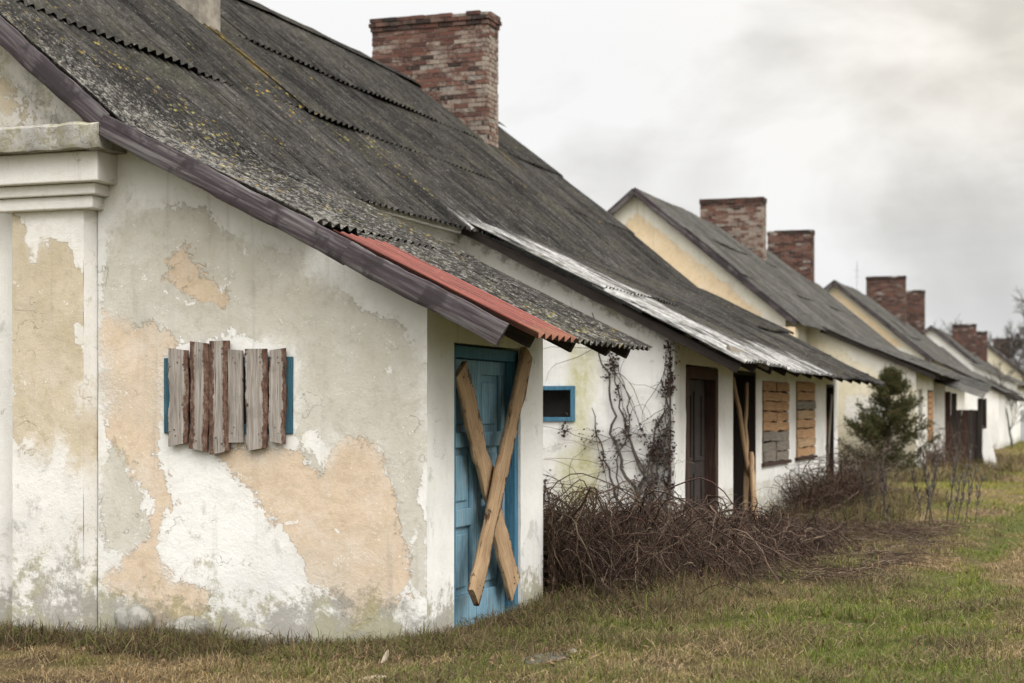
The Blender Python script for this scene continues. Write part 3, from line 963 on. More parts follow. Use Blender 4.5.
for h in W2H[1:2] + W2H[4:]:
    m = M()
    m.box(XW - 0.75, XW - 0.70, h[0] - 0.2, h[1] + 0.2, -0.1, 2.25)
    m.box(XW - 0.70, XW - 0.282, h[0] - 0.06, h[0] - 0.01, -0.1, 2.25)
    m.box(XW - 0.70, XW - 0.282, h[1] + 0.01, h[1] + 0.06, -0.1, 2.25)
    m.build('doorway', MT['dark'], house)  # near-black boxes paint the darkness of the room inside
    m = M()
    fn0 = lambda u, v, d: (XW + d, u, v)
    m.prism([(h[1] - 0.05, -0.1), (h[1] - 0.003, -0.1), (h[1] - 0.003, h[3] - 0.003), (h[1] - 0.05, h[3] - 0.003)], fn0, -0.45, -0.004)
    m.prism([(h[0] + 0.003, -0.1), (h[0] + 0.05, -0.1), (h[0] + 0.05, h[3] - 0.003), (h[0] + 0.003, h[3] - 0.003)], fn0, -0.45, -0.004)
    m.prism([(h[0] + 0.05, h[3] - 0.05), (h[1] - 0.05, h[3] - 0.05), (h[1] - 0.05, h[3] - 0.003), (h[0] + 0.05, h[3] - 0.003)], fn0, -0.45, -0.004)
    m.build('door_frame', MT['rafter'], house)

# --- roof
def attr1(x, y):
    x = np.asarray(x)
    y = np.asarray(y)
    front = np.clip((x + 8.3) / 1.8, 0, 1) * np.clip((15.5 - y) / 2.0, 0, 1)
    d = (y - 18.5) - 0.12 * (x + 7.2)
    wh = np.where((x > -7.6) & (y > 18.3), np.clip((3.1 - d) / 1.6, 0, 1) * np.clip((x + 7.6) / 0.6, 0.25, 1) * 0.80, 0)
    wh = np.maximum(wh, np.where((x > -4.75) & (y > 18.4) & (y < 25.5), np.clip((x + 4.9) / 0.6, 0, 1) * np.clip((26.0 - y) / 2.0, 0, 1) * 0.78, 0))
    wh = np.maximum(wh, np.where((x > -7.9) & (x < -6.9) & (y > 16.2), np.clip((y - 16.2) / 2, 0, 1) * 0.28, 0))
    yel = np.exp(-((x + 8.2) / 0.9) ** 2) * (y < 19) * 0.8 + front * 0.8
    pal = front * 0.42 + np.clip(1 - (y - 11.1) / 1.5, 0, 1) * 0.35
    moss = np.exp(-((y - 17.2 - 0.05 * np.sin(x * 5)) / 0.24) ** 2) * np.clip((-8.5 - x) / 0.5, 0, 1) + np.exp(-((y - 27.0) / 0.3) ** 2) * np.exp(-((x + 9.5) / 0.35) ** 2)
    return {'pale': pal, 'white': wh, 'yel': yel, 'moss': moss}


rowsU = [(lerp2(RIDGE, BRK, t0), lerp2(RIDGE, BRK, t1)) for t0, t1 in ((0, 0.335), (0.335, 0.67), (0.67, 1.045))]
rowsL = [(lerp2(BRK, EAVE, t0), lerp2(BRK, EAVE, t1)) for t0, t1 in ((0.0, 0.5), (0.5, 1.0))]
m = M()
sheets(m, rowsU, 11.11, 30.95, fn=attr1, seed=21, ns=5, jit=1.15)
sheets(m, rowsL[:1], 11.11, 14.35, fn=attr1, seed=22, jit=0.6)
sheets(m, rowsL[1:], 11.92, 14.35, fn=attr1, seed=22, jit=0.6)
sheets(m, rowsL, 18.5, 30.95, fn=attr1, seed=23, jit=1.25)
mir = lambda p: (2 * RIDGE[0] - p[0], p[1])
sheets(m, [(mir(a), mir(b)) for a, b in rowsU], 11.11, 30.95, spw=4, ns=2, seed=24)
m.build('roof', MT['roof'], house, smooth=60)
# the red sheet on the verge
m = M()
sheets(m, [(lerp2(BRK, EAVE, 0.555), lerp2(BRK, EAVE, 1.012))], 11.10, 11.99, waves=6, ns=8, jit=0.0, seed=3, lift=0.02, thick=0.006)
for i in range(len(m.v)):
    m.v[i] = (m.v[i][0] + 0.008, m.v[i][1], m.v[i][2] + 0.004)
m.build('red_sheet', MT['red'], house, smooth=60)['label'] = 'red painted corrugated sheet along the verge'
# ridge capping
m = M()
prev = None
vs, fs = [], []
ys = np.linspace(11.1, 30.98, 60)
for i, y in enumerate(ys):
    dz = 0.05 * (float(fbm(y * 0.28 + 3, 0.0, 21)) - 0.5) * 2 + 0.03
    for x, z in ((-0.20, -0.115), (-0.06, 0.0), (0.0, 0.035), (0.06, 0.0), (0.20, -0.115)):
        vs.append((RIDGE[0] + x, y, RIDGE[1] + z + dz + 0.012 * (i % 5 == 0)))
for i in range(len(ys) - 1):
    for k in range(4):
        fs.append((i * 5 + k, (i + 1) * 5 + k, (i + 1) * 5 + k + 1, i * 5 + k + 1))
m.add(vs, fs, tone=0.1)
m.build('ridge_cap', MT['roof'], house, smooth=30)

# barge boards
def barge(p, q, y, hgt, seed, name='barge_board', T=0.035, material=None):
    (xa, za), (xb, zb) = p, q
    a = Vector((xa, y, za - hgt / 2))
    b = Vector((xb, y, zb - hgt / 2))
    return board_between(name, material or MT['barge'], house, a, b, (0, -1, 0), hgt, T, seed=seed, wob=0.004, ns=30)


bt = lambda p, d: (p[0] - d * 0.0, p[1] - d)
barge(bt(lerp2(RIDGE, BRK, 0.0), -0.01), bt(lerp2(RIDGE, BRK, 0.72), -0.01), 11.085, 0.175, 1)
barge(bt(lerp2(RIDGE, BRK, 0.715), -0.005), bt(lerp2(RIDGE, BRK, 0.995), -0.005), 11.09, 0.17, 2)
barge(bt(lerp2(BRK, EAVE, -0.01), 0.0), bt(lerp2(BRK, EAVE, 0.60), -0.0), 11.087, 0.17, 3)
barge(bt(lerp2(BRK, EAVE, 0.59), 0.0), bt(lerp2(BRK, EAVE, 0.945), 0.0), 11.082, 0.175, 4)
barge(bt(mir(RIDGE), -0.035), bt(mir(BRK), -0.035), 11.085, 0.20, 5)
# verge boards and rafters of the far wing
barge(bt(lerp2(BRK, EAVE, 0.0), 0.05), bt(lerp2(BRK, EAVE, 0.97), 0.05), 18.60, 0.10, 6, material=MT['rafter'])
for i, y in enumerate((11.6, 12.6, 13.6, 14.2) + tuple(np.arange(18.8, 30.9, 1.0))):
    m = M()
    d0, d1 = lerp2(BRK, EAVE, 0.55), lerp2(BRK, EAVE, 0.955)
    board_between('rafter', MT['rafter'], house, (d0[0], y, d0[1] - 0.10), (d1[0], y, d1[1] - 0.10), (0, 1, 0), 0.10, 0.07, seed=i + 40, ns=4)
for y0, y1, t in ((11.25, 14.25, 0.90), (18.65, 30.8, 0.90), (11.25, 14.25, 0.66), (18.65, 30.8, 0.70)):
    p = lerp2(BRK, EAVE, t)
    board_between('purlin', MT['rafter'], house, (p[0], y0, p[1] - 0.04), (p[0], y1, p[1] - 0.04), (1, 0, 0), 0.06, 0.10, seed=int(t * 100), ns=6)
# loose lath hanging below the far eave
board_between('loose_lath', MT['greyb'], house, (-4.35, 18.75, 2.42), (-4.15, 20.8, 2.12), (1, 0, 0.3), 0.07, 0.03, seed=77, wob=0.004)
board_between('loose_lath', MT['greyb'], house, (-4.0, 18.62, 2.30), (-3.9, 20.3, 2.15), (1, 0, 0.3), 0.08, 0.04, seed=78, wob=0.004)

# chimneys
chimney(house, -11.92, -9.82, 26.66, 27.22, 5.6, 8.33, lime=0.62, seed=5, label='weathered red brick chimney with corbelled top and lime streaks')
m = M()
m.box(-10.45, -9.74, 17.02, 17.5, 5.5, 7.9)
c = m.build('chimney', MT['render'], house, bevel=0.015)
c['label'] = 'plastered grey chimney cut off by the top of the photo'
m = M()
m.box(-9.735, -9.60, 16.98, 17.54, 5.62, 5.90)
m.build('flashing', MT['mortar'], c, bevel=0.02)

# --- boarded window in the wing gable
m = M()
rect_frame(m, lambda u, v, d: (u, 11.46 - d, v), -6.865, -5.765, 1.435, 2.015, 0.075, -0.02, 0.018)
win = m.build('window', MT['bluedk'], house, bevel=0.006)
win['label'] = 'small blue framed window covered by six bark-edged planks'
m = M()
m.box(-6.79, -5.84, 11.447, 11.456, 1.51, 1.94)
m.build('dark_backing', MT['dark'], win)  # black sheet behind the planks, painted as the unlit inside
for i, (x0, x1, z0, z1) in enumerate(((-6.805, -6.635, 1.35, 2.08), (-6.622, -6.462, 1.31, 2.13), (-6.452, -6.285, 1.29, 2.14), (-6.285, -6.165, 1.37, 2.07), (-6.14, -5.96, 1.32, 2.075), (-5.94, -5.808, 1.37, 2.07))):
    rot = frame_rot((rng.uniform(-0.012, 0.012), 0, 1), (0, -1, 0))
    plank('plank', MT['slab'], win, ((x0 + x1) / 2, 11.424 - rng.uniform(0, 0.006), z0), rot, z1 - z0, x1 - x0, 0.034, seed=i + 3, wob=0.0055 if i != 3 else 0.001, bark=(0.85, 1.25, 1.35, 0.2, 0.95, 0.85)[i], ns=34, nails=True)

# --- blue double door with crossed boards
XD = XW - 0.12
m = M()
fn = lambda u, v, d: (XW + d, u, v)
for a, b, c_, d_ in ((12.0, 12.09, -0.25, 2.11), (13.45, 13.54, -0.25, 2.11), (12.09, 13.45, 2.02, 2.11)):
    m.prism([(a, c_), (b, c_), (b, d_), (a, d_)], fn, -0.20, -0.02)
door = m.build('door', MT['bluef'], house, bevel=0.006)
door['label'] = 'faded blue double door barred with two crossed boards'
for u0, u1 in ((12.095, 12.765), (12.775, 13.445)):
    m = M()
    um = (u0 + u1) / 2
    m.prism([(u0, -0.13), (u1, -0.13), (u1, 2.015), (u0, 2.015)], fn, -0.17, -0.14)
    st = 0.10
    for a, b, c_, d_ in ((u0, u0 + st, -0.13, 2.015), (u1 - st, u1, -0.13, 2.015), (u0 + st, u1 - st, -0.13, 0.16), (u0 + st, u1 - st, 0.70, 0.84), (u0 + st, u1 - st, 1.32, 1.44), (u0 + st, u1 - st, 1.90, 2.015)):
        m.prism([(a, c_), (b, c_), (b, d_), (a, d_)], fn, -0.14, -0.105)
    for c_, d_ in ((0.22, 0.64), (0.90, 1.26), (1.50, 1.84)):
        m.prism([(u0 + st + 0.06, c_), (u1 - st - 0.06, c_), (u1 - st - 0.06, d_), (u0 + st + 0.06, d_)], fn, -0.14, -0.12)
    m.build('leaf', MT['bluew'], door, bevel=0.008)
board_between('cross_board', MT['board'], door, (XW + 0.0, 13.36, 0.12), (XW - 0.03, 12.20, 1.93), (1, 0, 0), 0.255, 0.042, seed=5, wob=0.013, bark=0.55, ns=40, taper=-0.15, nails=True)
board_between('cross_board', MT['board'], door, (XW + 0.075, 12.22, 0.17), (XW + 0.03, 13.62, 2.10), (1, 0, 0), 0.205, 0.048, seed=9, wob=0.008, bark=0.6, ns=40, nails=True)

# --- little blue window in the far wing's front
m = M()
rect_frame(m, lambda u, v, d: (u, 18.9 - d, v), -6.44, -5.87, 1.49, 1.905, 0.05, -0.06, 0.03)
win2 = m.build('window', MT['bluef'], house, bevel=0.006)
win2['label'] = 'small square opening with bright blue frame'
m = M()
m.box(-6.43, -5.88, 19.08, 19.1, 1.5, 1.9)
m.build('dark_backing', MT['dark'], win2)  # black sheet carries the darkness inside the opening

# --- dark panelled door
m = M()
for a, b, c_, d_ in ((19.45, 19.60, -0.05, 2.14), (21.0, 21.15, -0.05, 2.14), (19.60, 21.0, 2.0, 2.14)):
    m.prism([(a, c_), (b, c_), (b, d_), (a, d_)], fn, -0.22, 0.015)
door2 = m.build('door', MT['rustw'], house, bevel=0.008)
door2['label'] = 'dark brown panelled door in a rusty red frame'
m = M()
m.prism([(19.6, -0.03), (21.0, -0.03), (21.0, 1.995), (19.6, 1.995)], fn, -0.16, -0.13)
for c_, d_ in ((0.25, 0.85), (1.0, 1.85)):
    for a, b in ((19.78, 20.24), (20.36, 20.82)):
        rect_frame(m, fn, a, b, c_, d_, 0.05, -0.13, -0.105)
m.build('leaf', MT['brownd'], door2, bevel=0.006)

# --- windows closed with stacked boards
def boarded(u0, u1, z0, z1, n, split, grey, label):
    m = M()
    rect_frame(m, fn, u0, u1, z0, z1, 0.06, -0.18, -0.03)
    m.prism([(u0 - 0.06, z0 - 0.05), (u1 + 0.06, z0 - 0.05), (u1 + 0.06, z0 - 0.002), (u0 - 0.06, z0 - 0.002)], fn, -0.18, 0.05)
    wn = m.build('window', MT['rustw'], house, bevel=0.005)
    wn['label'] = label
    mm = M()
    mm.prism([(u0 + 0.06, z0 + 0.06), (u1 - 0.06, z0 + 0.06), (u1 - 0.06, z1 - 0.06), (u0 + 0.06, z1 - 0.06)], fn, -0.17, -0.15)
    mm.build('dark_backing', MT['dark'], wn)  # black sheet behind the boards, room darkness as colour
    hh = (z1 - z0) / n
    for k in range(n):
        zc = z0 + hh * (k + 0.5)
        segs = [(u0 + 0.02, u1 - 0.02)] if not split else [(u0 + 0.02, (u0 + u1) / 2 + rng.uniform(-0.06, 0.06)), None]
        if split:
            segs[1] = (segs[0][1] + 0.015, u1 - 0.02)
        for s0, s1 in segs:
            board_between('board', MT['greyb'] if k in grey else MT[rng.choice(('orange', 'orange', 'board'))], wn, (XW - 0.005 + rng.uniform(0, 0.02), s0, zc + rng.uniform(-0.01, 0.01)), (XW - 0.005 + rng.uniform(0, 0.02), s1, zc + rng.uniform(-0.01, 0.01)), (1, 0, 0), hh * rng.uniform(0.86, 0.99), 0.04, seed=k + int(u0 * 7), wob=0.006, ns=10)


boarded(24.08, 26.15, 0.87, 2.05, 8, True, (0, 1, 2), 'window boarded with two columns of short orange and grey boards')
boarded(26.86, 28.6, 0.88, 2.09, 8, False, (5,), 'window boarded with a stack of orange boards and one grey board')
# planks nailed over the last doorway
for k, (a, b) in enumerate((((30.0, 0.3), (30.6, 1.9)), ((30.65, 0.3), (30.1, 1.8)))):
    board_between('nailed_board', MT['orange'] if k else MT['greyb'], house, (XW - 0.02 - 0.05 * k, a[0], a[1]), (XW - 0.02 - 0.05 * k, b[0], b[1]), (1, 0, 0), 0.14, 0.035, seed=k + 60, wob=0.003)

# foundation stones showing at the foot of the gable
def rock(name, material, parent, c, r, seed, flat=1.0):
    rr = random.Random(seed)
    m = M()
    vs, fs = [], []
    nu, nv = 14, 9
    for j in range(nv + 1):
        for i in range(nu):
            th, ph = 2 * math.pi * i / nu, math.pi * j / nv
            d = Vector((math.cos(th) * math.sin(ph), math.sin(th) * math.sin(ph), math.cos(ph)))
            k = 0.72 + 0.55 * float(fbm(d.x * 1.7 + seed * 3.3 + d.z, d.y * 1.7 + d.z * 1.3, seed))
            vs.append((c[0] + d.x * r[0] * k, c[1] + d.y * r[1] * k, c[2] + d.z * r[2] * k * flat))
    for j in range(nv):
        for i in range(nu):
            fs.append((j * nu + i, (j + 1) * nu + i, (j + 1) * nu + (i + 1) % nu, j * nu + (i + 1) % nu))
    m.add(vs, fs)
    return m.build(name, material, parent, smooth=35)


for i, (x, z, rx, rz) in enumerate(((-7.12, -0.02, 0.17, 0.13), (-6.62, -0.06, 0.2, 0.10), (-6.1, -0.12, 0.2, 0.1))):
    rock('foundation_stone', MT['stone'], house, (x, 11.44, z), (rx, 0.12, rz), i + 2)

# ================================================================== HOUSES BEHIND
def far_house(label, y0, y1, dx=0.0, dz=0.0, gmat='cream', gattr=None, chims=(), wing=None, roofm='roof2'):
    root = empty('farm_house', (-11.2 + dx, (y0 + y1) / 2, 0), label, 'house', 'row of abandoned houses')
    sh = lambda p: (p[0] + dx, p[1] + dz)
    rg, bk, ev = sh(RIDGE), sh(BRK), sh(EAVE)
    gt = lambda x: gable_top(x - dx) + dz
    if wing and 'ev' in wing:
        ev = wing['ev']
    wt = lambda x: bk[1] - (bk[1] - ev[1]) / (ev[0] - bk[0]) * (x - bk[0]) - 0.085
    yg = y0 + 0.3
    m = M()
    wall_grid(m, (0, yg, 0), (1, 0, 0), (0, -1, 0), -14.94 + dx, XM + dx, -0.3, gt, 0.14, attrs=gattr, breaks=(rg[0],), seed=int(y0))
    m.build('gable_wall', MT[gmat], root, smooth=60)
    m = M()
    wall_grid(m, (XM + dx, 0, 0), (0, 1, 0), (1, 0, 0), yg, y1, -0.3, lambda u: 3.85 + dz, 0.3, attrs=base_mould(), seed=int(y0) + 1)
    wall_grid(m, (-14.94 + dx, 0, 0), (0, -1, 0), (-1, 0, 0), -y1, -yg, -0.3, lambda u: 3.85 + dz, 0.6, seed=int(y0) + 2)
    wall_grid(m, (0, y1, 0), (-1, 0, 0), (0, 1, 0), -XM - dx, 14.94 - dx, -0.3, lambda u: gt(-u), 0.4, breaks=(-rg[0],), seed=int(y0) + 3)
    m.build('main_wall', MT['pale'], root, smooth=60)
    m = M()
    rU = [(sh(a), sh(b)) for a, b in rowsU]
    sheets(m, rU, y0, y1 + 0.3, spw=4, ns=3, seed=int(y0), waves=8)
    mr = lambda p: (2 * rg[0] - p[0], p[1])
    sheets(m, [(mr(a), mr(b)) for a, b in rU], y0, y1 + 0.3, spw=4, ns=2, seed=int(y0) + 5)
    if wing:
        rL = [(lerp2(bk, ev, 0.0), lerp2(bk, ev, 0.5)), (lerp2(bk, ev, 0.5), lerp2(bk, ev, wing.get('ext', 1.0)))]
        sheets(m, rL, wing['y0'] - 0.25, wing['y1'] + 0.2, spw=4, ns=3, seed=int(y0) + 6, waves=8)
    m.build('roof', MT[roofm], root, smooth=60)
    for f in (lambda p: p, mr):
        a, b = f(rg), f(bk)
        board_between('barge_board', MT['barge'], root, (a[0], y0 + 0.04, a[1] - 0.10), (b[0], y0 + 0.04, b[1] - 0.10), (0, -1, 0), 0.17, 0.04, seed=int(y0), ns=6)
    m = M()
    m.box(XM + dx - 0.35, XM + dx + 0.28, yg - 0.25, yg + 0.2, 3.40 + dz, 3.66 + dz, a=0.05, b=-1.0, m=0.15)
    m.build('cornice', MT['cream'], root, bevel=0.02)
    for i, (cx0, cx1, cy, cz0, cz1, lm, so) in enumerate(chims):
        chimney(root, cx0, cx1, cy, cy + 0.55, cz0, cz1, lime=lm, seed=int(cy), soot=so, cap=2)
    if wing:
        m = M()
        wall_grid(m, (0, wing['y0'], 0), (1, 0, 0), (0, -1, 0), XM + dx, XW + dx, -0.3, wt, 0.12, attrs=wing.get('fattr') or base_mould(), seed=int(y0) + 7)
        m.build('front_wall', MT[wing.get('fmat', 'pale')], root, smooth=60)
        m = M()
        ez = wt(XW + dx)
        wall_grid(m, (XW + dx, 0, 0), (0, 1, 0), (1, 0, 0), wing['y0'], wing['y1'], -0.3, lambda u: ez, 0.2, holes=wing.get('holes', ()), depth=0.25, attrs=wing.get('sattr') or base_mould(), seed=int(y0) + 8)
        wall_grid(m, (0, wing['y1'], 0), (-1, 0, 0), (0, 1, 0), -XW - dx, -XM - dx, -0.3, lambda u: wt(-u), 0.4, seed=int(y0) + 9)
        m.build('side_wall', MT[wing.get('smat', 'white')], root, smooth=60)
        p = lerp2(bk, ev, 0.93)
        board_between('fascia', MT['rafter'], root, (p[0], wing['y0'] - 0.2, p[1] - 0.07), (p[0], wing['y1'] + 0.1, p[1] - 0.07), (1, 0, 0), 0.14, 0.04, seed=3, ns=4)
        a, b = lerp2(bk, ev, 0.02), lerp2(bk, ev, 0.97)
        board_between('barge_board', MT['rafter'], root, (a[0], wing['y0'] - 0.18, a[1] - 0.08), (b[0], wing['y0'] - 0.18, b[1] - 0.08), (0, -1, 0), 0.12, 0.04, seed=4, ns=6)
        for y in np.arange(wing['y0'] + 0.3, wing['y1'], 2.0):
            q0, q1 = lerp2(bk, ev, 0.6), lerp2(bk, ev, 0.95)
            board_between('rafter', MT['rafter'], root, (q0[0], y, q0[1] - 0.10), (q1[0], y, q1[1] - 0.10), (0, 1, 0), 0.10, 0.07, seed=int(y), ns=3)
    return root


def h2gab(x, z):
    t = gable_top(x)
    band = np.minimum(t - 0.50 - z, z - 3.62)
    lowcut = (x + 8.3) * 0.9 - (z - 4.55)      # white again towards the corner
    return {'a': np.minimum(band, 0.9 * (-(x + 8.05)) + 0.25 * (z - 3.6)) * 0.8, 'm': np.clip(0.20 - np.abs(z - 3.7), 0, 0.2)}


def h2wing(x, z):
    return {'a': np.minimum(np.minimum(wing_top(x) - 0.28 - z, 1.0), z - 0.3) * 0.5 - 0.02 + 0.12 * (vnoise(x * 1.2, z * 1.2, 3) - 0.5), 'b': np.minimum(np.minimum(x + 6.5, -5.35 - x), np.minimum(z - 1.35, 2.0 - z)) * 0.8, 'm': np.clip(0.6 * (1 - z / 0.7), 0, 1)}


h2 = far_house('second house in the row, cream gable, two wide brick chimneys, boarded side window', 41, 61, gattr=h2gab,
               chims=((-11.84, -9.90, 51.0, 5.8, 8.12, 0.62, 0.05), (-11.35, -9.79, 59.3, 5.8, 7.97, 0.15, 0.15)),
               wing=dict(y0=44.5, y1=60.0, ev=(-4.10, 2.52), fattr=h2wing, holes=[(45.1, 46.1, 0.75, 2.2), (47.4, 48.9, 0.75, 2.2)], smat='pale'))
fn2 = fn
m = M()
m.prism([(45.1, 0.75), (46.1, 0.75), (46.1, 2.2), (45.1, 2.2)], fn, -0.22, -0.2)
o = m.build('window', MT['dark'], h2)  # flat near-black sheet painted as the dark room within
m = M()
rect_frame(m, fn, 47.4, 48.9, 0.75, 2.2, 0.06, -0.15, -0.02)
o = m.build('window', MT['rustw'], h2)
for k in range(9):
    z = 0.84 + 0.155 * k
    board_between('board', MT['orange'], o, (XW + 0.005, 47.45, z), (XW + 0.005, 48.85, z), (1, 0, 0), 0.14, 0.04, seed=k + 30, ns=4)
# porch on its side
m = M()
wall_grid(m, (0, 49.5, 0), (1, 0, 0), (0, -1, 0), XW, -4.42, -0.2, lambda u: 2.36, 0.1, attrs=base_mould(0.5, 0.8), seed=51)
m.box(XW, -4.42, 49.53, 49.75, -0.2, 2.36, a=-1.0, b=-1.0, m=0.1)
m.build('porch_wall', MT['white'], h2)
m = M()
sheets(m, [((XW + 0.02, 2.50), (-3.30, 1.97))], 49.0, 51.6, spw=4, ns=3, seed=91)
m.v = [(a, b, c + 0.15 * (b - 49.0)) for a, b, c in m.v]
m.build('porch_roof', MT['roof2'], h2, smooth=60)
for k in range(6):
    x = -4.34 + k * 0.15
    board_between('porch_board', MT['brownd'] if k % 3 else MT['rustw'], h2, (x, 49.62, -0.1), (x + rng.uniform(-0.02, 0.02), 49.62, 2.18 - k * 0.05 if k < 2 else 1.66), (0, -1, 0), 0.155, 0.03, seed=k + 15, ns=6)
for (x, y) in ((-3.46, 49.6), (-3.46, 51.4)):
    board_between('porch_post', MT['rafter'], h2, (x, y, -0.1), (x, y, 1.99), (0, -1, 0), 0.13, 0.13, seed=8, ns=4)
m = M()
m.box(-4.62, -3.56, 51.4, 51.46, -0.1, 1.5)
m.build('porch_panel', MT['brownd'], h2)
m = M()
m.box(-3.50, -3.46, 49.75, 51.3, -0.1, 1.2)
m.build('porch_panel', MT['brownd'], h2)


def h3gab(x, z):
    return {'a': np.minimum(np.minimum(gable_top(x - 0.1) - 0.30 - z, z - 4.35), -(x + 8.2)) * 0.8}


h3 = far_house('third house in the row with an orange gable and two dark brick chimneys', 73, 93, dx=0.1, gattr=h3gab,
               chims=((-11.23, -9.37, 84, 5.5, 8.22, 0.30, 0.25), (-10.25, -9.17, 91, 5.2, 8.0, 0.10, 0.25)),
               wing=dict(y0=77.0, y1=92.5, fmat='white', ext=0.82))
m = M()
m.tube([(-11.11, 80, 7.0), (-11.11, 80, 8.62)], 0.02, 5)
for z in (7.9, 8.2):
    m.tube([(-11.25, 80, z), (-10.97, 80, z)], 0.012, 4)
m.build('antenna', MT['metal'], h3)

ob = empty('outbuilding', (-5.7, 112, 0), 'long low white outbuilding with a dark eave closing the view at the right', 'outbuilding')
m = M()
wall_grid(m, (-4.7, 0, 0), (0, 1, 0), (1, 0, 0), 95.5, 131, -0.3, lambda u: 3.1, 0.4, attrs=base_mould(0.5, 0.6), seed=95)
wall_grid(m, (0, 95.5, 0), (1, 0, 0), (0, -1, 0), -7.0, -4.7, -0.3, lambda u: 3.1 - 0.45 * (u + 4.7), 0.4, attrs=base_mould(), seed=96)
m.build('wall', MT['white'], ob)
m = M()
sheets(m, [((-7.2, 4.28), (-4.35, 2.99))], 95.2, 131.3, spw=4, ns=3, seed=97)
m.build('roof', MT['roof2'], ob, smooth=60)
board_between('fascia', MT['rafter'], ob, (-4.45, 95.3, 2.98), (-4.45, 131.2, 2.98), (1, 0, 0), 0.16, 0.04, seed=3, ns=4)

h4 = far_house('fourth house, white gable under a dark roof with two stepped brown chimneys', 108, 130, dx=0.7, dz=-0.25, gmat='white',
               chims=((-10.05, -8.49, 118, 4.8, 7.53, 0.05, 0.3), (-9.25, -8.1, 123, 4.6, 7.27, 0.08, 0.3)))
h5 = far_house('farthest house at the end of the row with a pinkish gable and one dark chimney', 140, 162, dx=1.6, dz=0.1, gmat='pale', gattr=lambda x, z: {'a': 0.2 + 0 * x},
               chims=((-9.39, -8.0, 150, 5.0, 7.88, 0.0, 0.5),))

# ================================================================== GROUND
def tone_at(x, y):
    """colour of the turf (linear) and grass-ness at x,y"""
    x = np.asarray(x, float)
    y = np.asarray(y, float)
    n = fbm(x * 0.8 + 4, y * 0.5, 61)
    n2 = fbm(x * 2.1, y * 1.6 + 9, 62)
    green = np.array([0.080, 0.098, 0.018])
    lime = np.array([0.140, 0.135, 0.028])
    straw = np.array([0.215, 0.145, 0.072])
    brown = np.array([0.075, 0.050, 0.030])
    g_ = 0.62 + (n - 0.5) * 2.8 + (n2 - 0.5) * 2.0
    mid = np.clip(1 - np.abs(y - 19) / 6.5, 0, 1) * np.clip(1 - np.abs(x + 2.9) / 1.7, 0, 1)
    g_ = g_ - 1.4 * mid
    rut = np.exp(-((x + 1.5 - 0.03 * (y - 16)) / 0.28) ** 2) * (y > 11)
    g_ = g_ + 0.7 * rut
    bank = np.clip(1 - np.abs(x + 0.55) / 0.65, 0, 1) * (y > 11.5) * (y < 45)
    g_ = g_ - 1.0 * bank
    g_ = g_ + 0.38 * np.clip((15.5 - y) / 2.5, 0, 1) * np.clip((x + 5.2) / 1.2, 0, 1)
    far = np.clip((y - 26) / 8, 0, 1)
    g_ = g_ + 0.15 * far
    base = np.clip((11.46 - y) < 0.75, 0, 1) * (x < -3.5) * (y < 11.6)
    g_ = g_ - 0.55 * base
    t = np.clip(g_, 0, 1)[..., None]
    L = np.clip(far * 0.8 + (n2 - 0.45) * 1.2, 0, 1)[..., None]
    gcol = green * (1 - L) + lime * L
    B = np.clip((0.47 - n2) * 5 + 0.7 * base, 0, 1)[..., None] * (1 - 0.7 * far[..., None])
    dcol = straw * (1 - B) + brown * B
    dcol = dcol * (1 - 0.75 * mid[..., None]) + np.array([0.125, 0.080, 0.046]) * (0.6 + 0.8 * n2[..., None]) * 0.75 * mid[..., None]
    return (gcol * t + dcol * (1 - t)) * 1.35, t[..., 0]


def relief(x, y):
    near = np.clip((60 - np.asarray(y)) / 30, 0, 1)
    r_ = 0.10 * (fbm(np.asarray(x) * 0.5, np.asarray(y) * 0.5, 71) - 0.5) + 0.05 * (fbm(np.asarray(x) * 2.2, np.asarray(y) * 2.2, 72) - 0.5)
    rut = np.exp(-((x + 1.5 - 0.03 * (y - 16)) / 0.25) ** 2) * -0.04
    ramp_ = 0.02 * np.clip(1 - (11.4 - np.asarray(y)) / 0.6, 0, 1) * (np.asarray(y) < 11.46) * (np.asarray(x) < -4.6)
    drop = np.clip((-np.asarray(x) - 4.4) / 1.8, 0, 1) * np.clip((13.5 - np.asarray(y)) / 1.5, 0, 1)
    return (r_ + rut) * near + ramp_ - 0.03 - 0.10 * drop - 0.05 * np.clip((14.5 - np.asarray(y)) / 1.5, 0, 1) * np.clip((-np.asarray(x) - 2.5) / 1.5, 0, 1)


xs = np.concatenate([[-3000, -1200, -500, -200, -90, -45, -25], np.arange(-16, 8.01, 0.16), [12, 20, 40, 90, 200, 500, 1200, 3000]])
ys = np.concatenate([[-3000, -800, -200, -50, -10, 0], np.arange(4, 34, 0.16), np.arange(34, 70, 0.6), np.arange(70, 180, 4), [220, 300, 450, 700, 1200, 3000]])
XX, YY = np.meshgrid(xs, ys, indexing='ij')
ZZ = relief(XX, YY)
cc, _ = tone_at(XX, YY)
V = np.stack([XX, YY, ZZ], -1).reshape(-1, 3)
nx, ny = len(xs), len(ys)
I = np.arange(nx - 1)[:, None] * ny + np.arange(ny - 1)[None, :]
Q = np.stack([I, I + ny, I + ny + 1, I + 1], -1).reshape(-1, 4)
o = np_mesh('ground', V, Q, MT['ground'], None, col=cc.reshape(-1, 3) * 0.6, smooth=True)
tag(o, 'grassy ground along the row of houses', None, None, 'structure')

# ================================================================== GRASS
nr = np.random.default_rng(5)


def inside_house(x, y):
    a = (x < XW + 0.02) & (y > 11.40) & (y < 14.2)
    b = (x < XM + 0.02) & (y > 11.40)
    c = (x < XW + 0.02) & (y > 18.86) & (y < 31.3)
    d = (x < XW + 0.02) & (y > 44.4)
    p = (x < -8.2 + 0.02) & (y > 11.3)
    return a | b | c | d | p


